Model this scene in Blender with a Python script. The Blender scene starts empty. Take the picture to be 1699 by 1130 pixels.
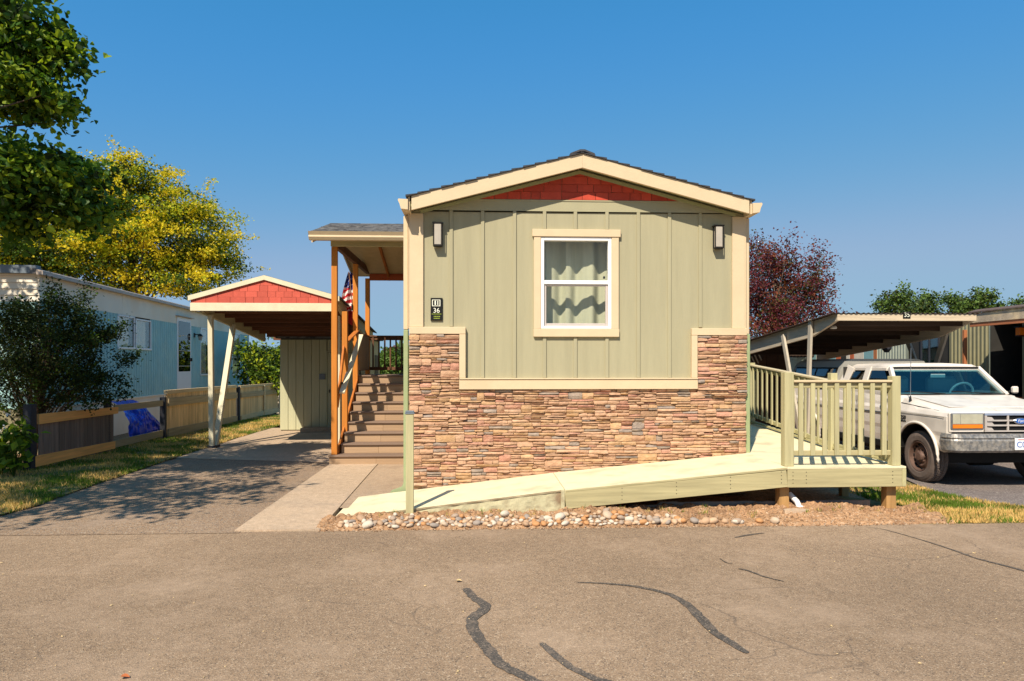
import bpy, bmesh, math, random
import numpy as np
from mathutils import Vector, Matrix, noise
from math import radians, sin, cos, pi, atan2, sqrt
random.seed(7); np.random.seed(7)
SC = bpy.context.scene
COL = SC.collection
# ---------------------------------------------------------------- camera
EYE = 1.65; TH = radians(2.73); FP = 1133.0; CX = 849.5; HY = 605.0
cam = bpy.data.cameras.new('camera'); cam.sensor_width = 36; cam.lens = 36 * FP / 1699
cam.shift_y = 40 / 1699; cam.clip_end = 3000; cam.clip_start = .05
camo = bpy.data.objects.new('camera', cam); COL.objects.link(camo)
camo.location = (0, 0, EYE); camo.rotation_euler = (radians(90), 0, -TH); SC.camera = camo
# ---------------------------------------------------------------- sky and sun
SUN = Vector((-.40, -.84, 1.0)).normalized()
w = bpy.data.worlds.new('World'); SC.world = w; w.use_nodes = True
nt = w.node_tree; bg = nt.nodes['Background']
sky = nt.nodes.new('ShaderNodeTexSky'); sky.sky_type = 'NISHITA'; sky.sun_disc = False
sky.sun_elevation = math.asin(SUN.z); sky.sun_rotation = atan2(SUN.x, SUN.y)
sky.air_density = 1.0; sky.dust_density = .25; sky.ozone_density = 2.6; sky.altitude = 50
EXPO = .52; KS = 2 ** EXPO; BGS = .1
sepc = nt.nodes.new('ShaderNodeSeparateColor'); comb = nt.nodes.new('ShaderNodeCombineColor'); nt.links.new(sky.outputs[0], sepc.inputs[0])
for i, (ref, val, g) in enumerate(((.40, .272, 1.55), (.62, .455, .52), (.85, .665, .12))):   # grades the clear sky to the photo's film response
    m1 = nt.nodes.new('ShaderNodeMath'); m1.operation = 'MULTIPLY'; m1.inputs[1].default_value = .1307 / ref; nt.links.new(sepc.outputs[i], m1.inputs[0])
    m2 = nt.nodes.new('ShaderNodeMath'); m2.operation = 'POWER'; m2.inputs[1].default_value = g; nt.links.new(m1.outputs[0], m2.inputs[0])
    if i == 2:   # blue holds level low in the sky and falls off towards the zenith
        m1.inputs[1].default_value = .1307 / .47; m2.inputs[1].default_value = .9
    m4 = nt.nodes.new('ShaderNodeMath'); m4.operation = 'SMOOTH_MIN'; m4.inputs[1].default_value = (1.12, 1.1, 1.0)[i]; m4.inputs[2].default_value = (.5, .5, .25)[i]; nt.links.new(m2.outputs[0], m4.inputs[0])
    m3 = nt.nodes.new('ShaderNodeMath'); m3.operation = 'MULTIPLY'; m3.inputs[1].default_value = val / KS / BGS; nt.links.new(m4.outputs[0], m3.inputs[0]); nt.links.new(m3.outputs[0], comb.inputs[i])
nt.links.new(comb.outputs[0], bg.inputs[0]); bg.inputs[1].default_value = BGS
sl = bpy.data.lights.new('sun', 'SUN'); sl.energy = 4.8; sl.angle = radians(.5); sl.color = (1, .89, .73)
so = bpy.data.objects.new('sun', sl); COL.objects.link(so); so.location = (-20, -30, 50)
so.rotation_euler = (-SUN).to_track_quat('-Z', 'Y').to_euler()
vs = SC.view_settings; SC.display_settings.display_device = 'sRGB'
vs.view_transform = 'Standard'; vs.look = 'None'; vs.exposure = EXPO; vs.gamma = 1; vs.use_curve_mapping = False
SC.cycles.use_denoising = True; SC.cycles.max_bounces = 8; SC.cycles.transparent_max_bounces = 12
# ---------------------------------------------------------------- measuring: photo pixel -> point of the place
sT, cT = sin(TH), cos(TH)
def at(px, py, Y):
    u = (px - CX) / FP; t = Y / (cT - u * sT); return Vector((t * (sT + u * cT), Y, EYE - (py - HY) / FP * t))
def gr(px, py, z=0.):
    u = (px - CX) / FP; t = (EYE - z) * FP / (py - HY); return Vector((t * (sT + u * cT), t * (cT - u * sT), z))
def onx(px, py, X):
    u = (px - CX) / FP; t = X / (sT + u * cT); return Vector((X, t * (cT - u * sT), EYE - (py - HY) / FP * t))
def xz(px, py, Y): p = at(px, py, Y); return p.x, p.z
# ---------------------------------------------------------------- materials
MT = {}
def mat(name, col, rough=.75, var=.12, scale=5., stretch=(1, 1, 1), bump=.15, bscale=60., rnd=.0, spec=.3,
        metal=0., col2=None, c2s=1.3, c2lo=.45, c2hi=.65, detail=5, bdist=.01, bstretch=None):
    m = bpy.data.materials.new(name); m.use_nodes = True; n = m.node_tree.nodes; l = m.node_tree.links
    b = n['Principled BSDF']; b.inputs['Roughness'].default_value = rough; b.inputs['Metallic'].default_value = metal
    b.inputs['Specular IOR Level'].default_value = spec
    tc = n.new('ShaderNodeTexCoord'); oi = n.new('ShaderNodeObjectInfo')
    ad = n.new('ShaderNodeVectorMath'); ad.operation = 'MULTIPLY_ADD'
    cb = n.new('ShaderNodeCombineXYZ')
    for i in range(3): l.new(oi.outputs['Random'], cb.inputs[i])
    ad.inputs[1].default_value = (31, 17, 23); l.new(cb.outputs[0], ad.inputs[0]); l.new(tc.outputs['Object'], ad.inputs[2])
    mp = n.new('ShaderNodeMapping'); mp.inputs['Scale'].default_value = stretch; l.new(ad.outputs[0], mp.inputs['Vector'])
    nz = n.new('ShaderNodeTexNoise'); nz.inputs['Scale'].default_value = scale; nz.inputs['Detail'].default_value = detail
    nz.inputs['Roughness'].default_value = .65
    l.new(mp.outputs[0], nz.inputs['Vector'])
    mr = n.new('ShaderNodeMapRange'); mr.inputs['From Min'].default_value = .25; mr.inputs['From Max'].default_value = .75
    mr.inputs['To Min'].default_value = 1 - var; mr.inputs['To Max'].default_value = 1 + var
    l.new(nz.outputs['Fac'], mr.inputs['Value'])
    base = n.new('ShaderNodeRGB'); base.outputs[0].default_value = (*col, 1); src = base.outputs[0]
    if col2:
        n2 = n.new('ShaderNodeTexNoise'); n2.inputs['Scale'].default_value = c2s; n2.inputs['Detail'].default_value = 6
        l.new(mp.outputs[0], n2.inputs['Vector'])
        r2 = n.new('ShaderNodeMapRange'); r2.inputs['From Min'].default_value = c2lo; r2.inputs['From Max'].default_value = c2hi
        l.new(n2.outputs['Fac'], r2.inputs['Value'])
        mx = n.new('ShaderNodeMix'); mx.data_type = 'RGBA'; l.new(r2.outputs[0], mx.inputs['Factor'])
        l.new(src, mx.inputs['A']); mx.inputs['B'].default_value = (*col2, 1); src = mx.outputs['Result']
    fac = mr.outputs[0]
    if rnd:
        r3 = n.new('ShaderNodeMapRange'); r3.inputs['To Min'].default_value = 1 - rnd; r3.inputs['To Max'].default_value = 1 + rnd
        l.new(oi.outputs['Random'], r3.inputs['Value'])
        mu = n.new('ShaderNodeMath'); mu.operation = 'MULTIPLY'; l.new(fac, mu.inputs[0]); l.new(r3.outputs[0], mu.inputs[1]); fac = mu.outputs[0]
    vm = n.new('ShaderNodeVectorMath'); vm.operation = 'SCALE'; l.new(src, vm.inputs[0]); l.new(fac, vm.inputs['Scale'])
    l.new(vm.outputs[0], b.inputs['Base Color'])
    if bump:
        mp2 = mp
        if bstretch:
            mp2 = n.new('ShaderNodeMapping'); mp2.inputs['Scale'].default_value = bstretch; l.new(ad.outputs[0], mp2.inputs['Vector'])
        nb = n.new('ShaderNodeTexNoise'); nb.inputs['Scale'].default_value = bscale; nb.inputs['Detail'].default_value = 4
        l.new(mp2.outputs[0], nb.inputs['Vector'])
        bp = n.new('ShaderNodeBump'); bp.inputs['Strength'].default_value = bump; bp.inputs['Distance'].default_value = bdist
        l.new(nb.outputs['Fac'], bp.inputs['Height']); l.new(bp.outputs[0], b.inputs['Normal'])
    MT[name] = m; return m
def wood(name, col, ax='z', rnd=.08, var=.22, **k):
    st = {'x': (.8, 14, 14), 'y': (14, .8, 14), 'z': (14, 14, .8)}[ax]
    return mat(name, col, var=var, scale=1.6, stretch=st, bump=.25, bscale=3, rnd=rnd, **k)
def leafmat(name, col, tr=.35, var=.3, rough=.45):
    m = bpy.data.materials.new(name); m.use_nodes = True; n = m.node_tree.nodes; l = m.node_tree.links
    b = n['Principled BSDF']; out = n['Material Output']
    tc = n.new('ShaderNodeTexCoord'); nz = n.new('ShaderNodeTexNoise'); nz.inputs['Scale'].default_value = 3.5; nz.inputs['Detail'].default_value = 6
    l.new(tc.outputs['Object'], nz.inputs['Vector'])
    mr = n.new('ShaderNodeMapRange'); mr.inputs['From Min'].default_value = .3; mr.inputs['From Max'].default_value = .7
    mr.inputs['To Min'].default_value = 1 - var; mr.inputs['To Max'].default_value = 1 + var; l.new(nz.outputs['Fac'], mr.inputs['Value'])
    vm = n.new('ShaderNodeVectorMath'); vm.operation = 'SCALE'; vm.inputs[0].default_value = col; l.new(mr.outputs[0], vm.inputs['Scale'])
    l.new(vm.outputs[0], b.inputs['Base Color']); b.inputs['Roughness'].default_value = rough; b.inputs['Specular IOR Level'].default_value = .18
    t = n.new('ShaderNodeBsdfTranslucent'); v2 = n.new('ShaderNodeVectorMath'); v2.operation = 'MULTIPLY'
    v2.inputs[1].default_value = (1.3, 1.25, .5); l.new(vm.outputs[0], v2.inputs[0]); l.new(v2.outputs[0], t.inputs['Color'])
    mx = n.new('ShaderNodeMixShader'); mx.inputs[0].default_value = tr; l.new(b.outputs[0], mx.inputs[1]); l.new(t.outputs[0], mx.inputs[2])
    l.new(mx.outputs[0], out.inputs['Surface']); MT[name] = m; return m
def glassmat(name, tint=(.9, .95, .93), refl=.12, rough=.02):
    m = bpy.data.materials.new(name); m.use_nodes = True; n = m.node_tree.nodes; l = m.node_tree.links
    n.remove(n['Principled BSDF']); out = n['Material Output']
    tr = n.new('ShaderNodeBsdfTransparent'); tr.inputs[0].default_value = (*tint, 1)
    gl = n.new('ShaderNodeBsdfGlossy'); gl.inputs['Roughness'].default_value = rough
    lw = n.new('ShaderNodeLayerWeight'); lw.inputs['Blend'].default_value = .5
    pw = n.new('ShaderNodeMath'); pw.operation = 'POWER'; pw.inputs[1].default_value = 4; l.new(lw.outputs['Facing'], pw.inputs[0])
    mm = n.new('ShaderNodeMath'); mm.operation = 'MULTIPLY_ADD'; mm.inputs[1].default_value = 1 - refl / 2; mm.inputs[2].default_value = refl / 2; mm.use_clamp = True
    l.new(pw.outputs[0], mm.inputs[0])
    mx = n.new('ShaderNodeMixShader'); l.new(mm.outputs[0], mx.inputs[0]); l.new(tr.outputs[0], mx.inputs[1]); l.new(gl.outputs[0], mx.inputs[2])
    l.new(mx.outputs[0], out.inputs['Surface']); MT[name] = m; return m

mat('siding', (.365, .335, .215), .8, .09, 1.6, (6, 6, .5), bump=.14, bscale=45, bstretch=(3, 3, .4))
mat('siding_trim', (.37, .345, .22), .75, .05, 4, bump=.1)
mat('frieze', (.36, .37, .20), .75, .05, 4, bump=.1)
mat('cream', (.63, .495, .32), .65, .05, 6, (1, 1, 1), .12, 40, col2=(.56, .43, .27), c2s=3, c2lo=.55, c2hi=.8)
mat('vinyl', (.85, .84, .82), .35, .02, bump=0)
mat('sash_grey', (.50, .44, .40), .5, .05, bump=0)
mat('red_shingle', (.50, .065, .035), .8, .15, 8, bump=.3, bscale=40, rnd=.14, bstretch=(6, 6, 1))
mat('red_shingle_bright', (.56, .105, .07), .8, .12, 8, bump=.3, bscale=40, rnd=.12, bstretch=(6, 6, 1))
mat('roof_shingle', (.055, .055, .06), .95, .35, 25, bump=.5, bscale=150, rnd=.1)
mat('roof_grey', (.16, .155, .15), .95, .4, 9, (1, 2.5, 2.5), .5, 150, col2=(.07, .068, .07), c2s=7, c2lo=.45, c2hi=.55)
mat('black_metal', (.012, .011, .010), .5, .1, bump=.1)
mat('lamp_glass', (.42, .38, .32), .35, .08, 12, bump=0)
mat('plaque_black', (.01, .009, .008), .4, .1, bump=0)
mat('plaque_green', (.30, .38, .05), .5, .1, bump=0)
mat('plaque_white', (.8, .8, .66), .5, .05, bump=0)
mat('green_pipe', (.31, .36, .19), .5, .08, 6, bump=.05)
mat('curtain', (.52, .52, .40), .9, .07, 5, (6, 6, .5), .1, 12)
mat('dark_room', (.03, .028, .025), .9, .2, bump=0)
STN = []
for i, (c, c2) in enumerate([((.52, .315, .195), (.46, .27, .165)), ((.50, .30, .155), (.52, .33, .19)), ((.47, .235, .16), (.51, .28, .19)),
                            ((.30, .24, .20), (.36, .28, .22)), ((.56, .35, .225), (.50, .305, .185)), ((.45, .28, .17), (.40, .24, .15))]):
    STN.append(mat('stone_%s' % ['tan', 'ochre', 'rose', 'grey', 'sand', 'brown'][i], c, .9, .28, 16, (1, 1, 2.2), .8, 42, rnd=.09, col2=c2, c2s=7, c2lo=.4, c2hi=.6, bdist=.012))
mat('mortar', (.30, .19, .11), .95, .2, bump=.3)
wood('brown_wood', (.13, .06, .03), 'z', var=.3)
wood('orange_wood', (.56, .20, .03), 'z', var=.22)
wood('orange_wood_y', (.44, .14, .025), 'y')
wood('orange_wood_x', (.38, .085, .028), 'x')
wood('deck_wood', (.38, .255, .155), 'x', var=.12)
wood('deck_nose', (.22, .15, .11), 'x', var=.12)
wood('sage_wood', (.43, .39, .215), 'z', var=.2)
wood('sage_wood_x', (.41, .36, .195), 'x', var=.24)
wood('sage_wood_y', (.42, .385, .205), 'y', var=.10)
wood('rail_cap', (.62, .50, .31), 'x', var=.12)
wood('rail_cap_y', (.60, .50, .31), 'y', var=.12)
mat('ramp_top', (.72, .64, .42), .85, .08, 5, bump=.35, bscale=80, col2=(.50, .42, .27), c2s=3.2, c2lo=.52, c2hi=.80)
mat('ramp_side', (.50, .46, .29), .9, .2, 9, bump=.6, bscale=30, col2=(.25, .18, .11), c2s=4, c2lo=.5, c2hi=.68)
wood('old_post', (.42, .24, .09), 'z', var=.3)
wood('shed_board', (.46, .45, .29), 'z', var=.08, rnd=.05)
mat('shed_dark', (.12, .12, .09), .9, bump=0)
mat('carport_cream', (.68, .62, .44), .7, .08, 5, bump=.15, col2=(.62, .57, .42), c2s=4, c2lo=.5, c2hi=.8)
wood('joist_dark', (.05, .03, .02), 'x', var=.4, rnd=.2)  # darker copy of joist, with the shade under the roof in its colour
wood('joist', (.15, .06, .03), 'x', var=.4, rnd=.2)
wood('beam_tan', (.55, .47, .28), 'y', var=.15)
mat('soffit', (.60, .46, .24), .8, .12, 6, bump=.1)
mat('teal', (.35, .58, .58), .85, .10, 3, spec=.1, bump=.05, col2=(.40, .60, .57), c2s=2)
mat('trailer_white', (.86, .78, .64), .8, .08, 3, bump=.05, col2=(.80, .68, .52), c2s=1.5)
mat('trailer_roof', (.52, .43, .36), .6, .15, 4, bump=.1)
mat('grey_fascia', (.16, .19, .22), .5, .1, bump=0)
wood('plank_dark', (.19, .14, .115), 'z', var=.35, rnd=.2)
wood('plank_tan', (.78, .53, .26), 'z', var=.35, rnd=.13, col2=(.58, .38, .18), c2s=1.1, c2lo=.5, c2hi=.8)
wood('rail_orange', (.86, .42, .13), 'y', var=.25)
wood('rail_grey', (.40, .31, .18), 'y', var=.25)
wood('rail_tan', (.66, .50, .28), 'y', var=.2)
mat('post_dark', (.028, .030, .038), .7, .25, 10, bump=.2)
mat('tarp', (.012, .055, .55), .35, .25, 6, bump=.5, bscale=9, bdist=.03)
wood('grey_beam', (.56, .47, .35), 'y', var=.25)
wood('grey_beam_x', (.58, .47, .33), 'x', var=.25)
wood('grey_post', (.50, .44, .35), 'z', var=.22)
wood('weather_post', (.40, .31, .19), 'z', var=.3)
mat('rust_roof', (.11, .075, .06), .8, .4, 12, bump=.3)
mat('brown_panel', (.095, .05, .028), .8, .3, 8, bump=.2, rnd=.1)
mat('home_green', (.24, .22, .125), .6, .12, 4, bump=.05)
mat('home_grey', (.30, .33, .27), .6, .12, 4, bump=.05)
mat('stripe_orange', (.48, .12, .05), .6, .1, bump=0)
mat('stripe_cream', (.62, .55, .45), .6, .1, bump=0)
mat('stripe_teal', (.20, .36, .38), .6, .1, bump=0)
mat('shingle_light', (.42, .34, .25), .9, .35, 8, (1, 1, 1), .4, 60, col2=(.60, .46, .28), c2s=3)
wood('red_wood', (.45, .16, .07), 'y', var=.25)
wood('red_wood_z', (.42, .15, .06), 'z', var=.25)
mat('truck_white', (.72, .65, .57), .32, .06, 3, bump=.02, spec=.5, col2=(.52, .47, .41), c2s=2.2, c2lo=.45, c2hi=.75)
mat('truck_hood', (.74, .70, .64), .30, .06, 4, bump=.02, spec=.5, col2=(.56, .52, .47), c2s=3.2, c2lo=.48, c2hi=.7)
mat('canopy_grey', (.34, .325, .285), .5, .1, 4, bump=.05)
mat('chrome', (.40, .41, .43), .28, .2, 9, bump=.05, metal=.85)
mat('bumper', (.22, .215, .21), .45, .5, 18, bump=.2, metal=.45, col2=(.36, .33, .29), c2s=22, c2lo=.45, c2hi=.55)
mat('grille_metal', (.50, .45, .41), .45, .12, 9, bump=.05, metal=.2)
mat('grille_blue', (.34, .40, .52), .35, .1, 9, bump=0, metal=.4)
mat('black', (.008, .008, .008), .7, .2, bump=0)
mat('rubber', (.13, .10, .085), .9, .25, 10, bump=.4, bscale=50)
mat('rim', (.14, .085, .065), .6, .3, 14, bump=.2, metal=.3)
mat('lens_amber', (.75, .20, .015), .25, .08, bump=0)
mat('lens_clear', (.42, .40, .30), .2, .15, 10, bump=.1)
mat('seat', (.12, .20, .24), .8, .1, bump=0)
mat('dash', (.28, .36, .36), .7, .15, bump=0)
mat('plate_white', (.75, .75, .74), .5, .03, bump=0)
mat('ink_blue', (.03, .12, .42), .5, .02, bump=0)
mat('ink_red', (.5, .05, .03), .5, .02, bump=0)
mat('white_plastic', (.78, .78, .76), .45, .08, bump=0)
mat('edging', (.25, .22, .19), .8, .2, bump=.2)
mat('bark', (.11, .075, .05), .95, .35, 9, (1, 1, .3), .6, 20)
mat('bark_grey', (.26, .20, .14), .95, .35, 9, (1, 1, .3), .6, 20)
mat('flag_red', (.48, .02, .025), .8, .1, bump=.1)
mat('flag_white', (.75, .72, .68), .8, .05, bump=.1)
mat('flag_blue', (.03, .04, .20), .8, .1, bump=.1)
mat('far_wall', (.42, .40, .28), .8, .1, bump=0)
mat('leaf_litter', (.52, .38, .20), .8, .3, 20, bump=0)
mat('tan_leaf', (.40, .12, .04), .8, .2, bump=0)
glassmat('window_glass', (.95, .955, .93), .07)
glassmat('dark_glass', (.22, .27, .28), .16)
glassmat('windshield_glass', (.62, .80, .84), .20)
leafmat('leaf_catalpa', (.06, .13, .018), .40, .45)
leafmat('leaf_catalpa_lit', (.25, .34, .03), .45, .3)  # sunlit leaf tone put into the colour, mixed among darker leaves
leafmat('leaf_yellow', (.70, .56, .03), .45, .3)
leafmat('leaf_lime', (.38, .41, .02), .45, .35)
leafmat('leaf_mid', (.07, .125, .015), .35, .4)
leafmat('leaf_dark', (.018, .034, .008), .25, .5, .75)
leafmat('leaf_olive', (.055, .066, .015), .25, .5, .75)
leafmat('leaf_purple', (.13, .028, .035), .3, .5)
leafmat('leaf_bronze', (.20, .065, .03), .3, .4)
leafmat('leaf_far', (.12, .19, .04), .3, .4)
leafmat('leaf_far_dark', (.05, .085, .035), .25, .4)
leafmat('grass_green', (.12, .19, .02), .3, .35, .7)
leafmat('grass_dry', (.64, .43, .15), .2, .25, .8)
# river rocks: colour ramp by object
m = mat('river_rock', (.5, .4, .3), .7, .12, 25, bump=.25, bscale=60)
n = m.node_tree.nodes; l = m.node_tree.links
oi = next(x for x in n if x.type == 'OBJECT_INFO'); rp = n.new('ShaderNodeValToRGB'); rp.color_ramp.interpolation = 'CONSTANT'
cs = [(.50, .38, .27), (.40, .26, .16), (.56, .48, .38), (.48, .24, .10), (.30, .25, .21), (.52, .35, .22), (.36, .27, .20), (.58, .49, .39), (.47, .30, .18)]
for i, c in enumerate(cs):
    e = rp.color_ramp.elements[0] if i == 0 else rp.color_ramp.elements.new(i / len(cs)); e.position = i / len(cs); e.color = (*c, 1)
rp.color_ramp.elements[-1].color = (.6, .5, .4, 1)
l.new(oi.outputs['Random'], rp.inputs[0]); vmn = next(x for x in n if x.type == 'VECT_MATH' and x.operation == 'SCALE'); l.new(rp.outputs[0], vmn.inputs[0])

def groundmat(name, base, speck, dark, rough=.9, sc=170, stain=(.9, 1.1), stain_col=None, stain_s=.5, bump=.5, cracks=0):
    m = bpy.data.materials.new(name); m.use_nodes = True; n = m.node_tree.nodes; l = m.node_tree.links; b = n['Principled BSDF']
    b.inputs['Roughness'].default_value = rough; b.inputs['Specular IOR Level'].default_value = .15
    g = n.new('ShaderNodeNewGeometry')
    def N(s, d=4, r=.6):
        x = n.new('ShaderNodeTexNoise'); x.inputs['Scale'].default_value = s; x.inputs['Detail'].default_value = d; x.inputs['Roughness'].default_value = r
        l.new(g.outputs['Position'], x.inputs['Vector']); return x.outputs['Fac']
    def R(v, a, bb, c=0, d=1):
        x = n.new('ShaderNodeMapRange'); l.new(v, x.inputs['Value']); x.inputs['From Min'].default_value = a; x.inputs['From Max'].default_value = bb
        x.inputs['To Min'].default_value = c; x.inputs['To Max'].default_value = d; return x.outputs[0]
    def X(f, a, bb):
        x = n.new('ShaderNodeMix'); x.data_type = 'RGBA'; l.new(f, x.inputs['Factor'])
        for s, k in ((a, 'A'), (bb, 'B')):
            if isinstance(s, tuple): x.inputs[k].default_value = (*s, 1)
            else: l.new(s, x.inputs[k])
        return x.outputs['Result']
    vo = n.new('ShaderNodeTexVoronoi'); vo.inputs['Scale'].default_value = sc; l.new(g.outputs['Position'], vo.inputs['Vector'])
    sep = n.new('ShaderNodeSeparateColor'); l.new(vo.outputs['Color'], sep.inputs[0])
    c = X(R(sep.outputs[0], .80, .97), base, speck)
    c = X(R(sep.outputs[1], .70, .98), c, dark)
    if stain_col: c = X(R(N(stain_s, 7, .7), .50, .72), c, stain_col)
    if cracks:
        v2 = n.new('ShaderNodeTexVoronoi'); v2.feature = 'DISTANCE_TO_EDGE'; v2.inputs['Scale'].default_value = cracks
        wv = n.new('ShaderNodeVectorMath'); wv.operation = 'MULTIPLY_ADD'; nn_ = n.new('ShaderNodeTexNoise'); nn_.inputs['Scale'].default_value = 3; nn_.inputs['Detail'].default_value = 6; l.new(g.outputs['Position'], nn_.inputs['Vector'])
        wv.inputs[1].default_value = (.35, .35, 0); l.new(nn_.outputs['Color'], wv.inputs[0]); l.new(g.outputs['Position'], wv.inputs[2]); l.new(wv.outputs[0], v2.inputs['Vector'])
        mm_ = n.new('ShaderNodeMath'); mm_.operation = 'MULTIPLY'; l.new(R(v2.outputs['Distance'], .0, .006, .75, 0), mm_.inputs[0]); l.new(R(N(.8, 3), .50, .60), mm_.inputs[1])
        c = X(mm_.outputs[0], c, dark)
    f = R(N(.35, 6, .6), .3, .7, stain[0], stain[1])
    f2 = R(N(14, 5, .7), .3, .7, .86, 1.14)
    mu = n.new('ShaderNodeMath'); mu.operation = 'MULTIPLY'; l.new(f, mu.inputs[0]); l.new(f2, mu.inputs[1])
    vm = n.new('ShaderNodeVectorMath'); vm.operation = 'SCALE'; l.new(c, vm.inputs[0]); l.new(mu.outputs[0], vm.inputs['Scale']); l.new(vm.outputs[0], b.inputs['Base Color'])
    bp = n.new('ShaderNodeBump'); bp.inputs['Strength'].default_value = bump; bp.inputs['Distance'].default_value = .006
    l.new(vo.outputs['Distance'], bp.inputs['Height']); l.new(bp.outputs[0], b.inputs['Normal']); MT[name] = m; return m
groundmat('asphalt', (.305, .21, .135), (.47, .36, .25), (.14, .105, .08), sc=150, stain=(.76, 1.13), stain_col=(.36, .26, .18), stain_s=.7, cracks=.7)
groundmat('asphalt_drive', (.28, .19, .122), (.42, .35, .27), (.085, .075, .07), sc=110, stain=(.82, 1.15), stain_col=(.30, .22, .16), stain_s=1.1)
groundmat('asphalt_grey', (.20, .165, .15), (.40, .35, .31), (.09, .08, .08), sc=90, stain=(.85, 1.1), stain_col=(.26, .20, .17), stain_s=1.2)
groundmat('concrete', (.50, .365, .25), (.58, .46, .34), (.35, .26, .18), sc=160, stain=(.84, 1.1), stain_col=(.34, .26, .19), stain_s=1.4, bump=.2)
groundmat('concrete_pad', (.42, .30, .20), (.46, .37, .29), (.28, .21, .15), sc=160, stain=(.84, 1.1), stain_col=(.28, .20, .14), stain_s=1.4, bump=.2)
groundmat('tar', (.085, .074, .064), (.26, .20, .15), (.05, .045, .04), sc=150, stain=(.8, 1.3), stain_col=(.19, .145, .11), stain_s=11, rough=.8)
groundmat('dirt', (.37, .215, .115), (.48, .33, .21), (.16, .09, .05), sc=60, stain=(.7, 1.25), stain_col=(.20, .11, .06), stain_s=5, bump=.9)
groundmat('field', (.20, .17, .07), (.30, .25, .10), (.08, .08, .03), sc=30, stain=(.7, 1.2), stain_col=(.10, .12, .03), stain_s=.4, bump=.6)
groundmat('turf', (.24, .185, .075), (.36, .28, .11), (.10, .09, .035), sc=60, stain=(.7, 1.2), stain_col=(.12, .12, .03), stain_s=1.6, bump=.9)
# ---------------------------------------------------------------- mesh builder
def _tmpl():
    V = []; idx = {}
    for sx in (-1, 1):
        for sy in (-1, 1):
            for sz in (-1, 1):
                for a in range(3): idx[(sx, sy, sz, a)] = len(V); V.append(((sx, sy, sz), a))
    F = []
    S = (-1, 1)
    for a in range(3):
        o = [i for i in range(3) if i != a]
        for s in S:
            f = []
            for (p, q) in ((-1, -1), (1, -1), (1, 1), (-1, 1)):
                k = [0, 0, 0]; k[a] = s; k[o[0]] = p; k[o[1]] = q; f.append(idx[(*k, a)])
            F.append(f)
    for c in range(3):
        a, b = [i for i in range(3) if i != c]
        for sa in S:
            for sb in S:
                f = []
                for (sc_, ax) in ((-1, a), (1, a), (1, b), (-1, b)):
                    k = [0, 0, 0]; k[a] = sa; k[b] = sb; k[c] = sc_; f.append(idx[(*k, ax)])
                F.append(f)
    for sx in S:
        for sy in S:
            for sz in S: F.append([idx[(sx, sy, sz, a)] for a in range(3)])
    return V, F
TV, TF = _tmpl()
WO = {}
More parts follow.
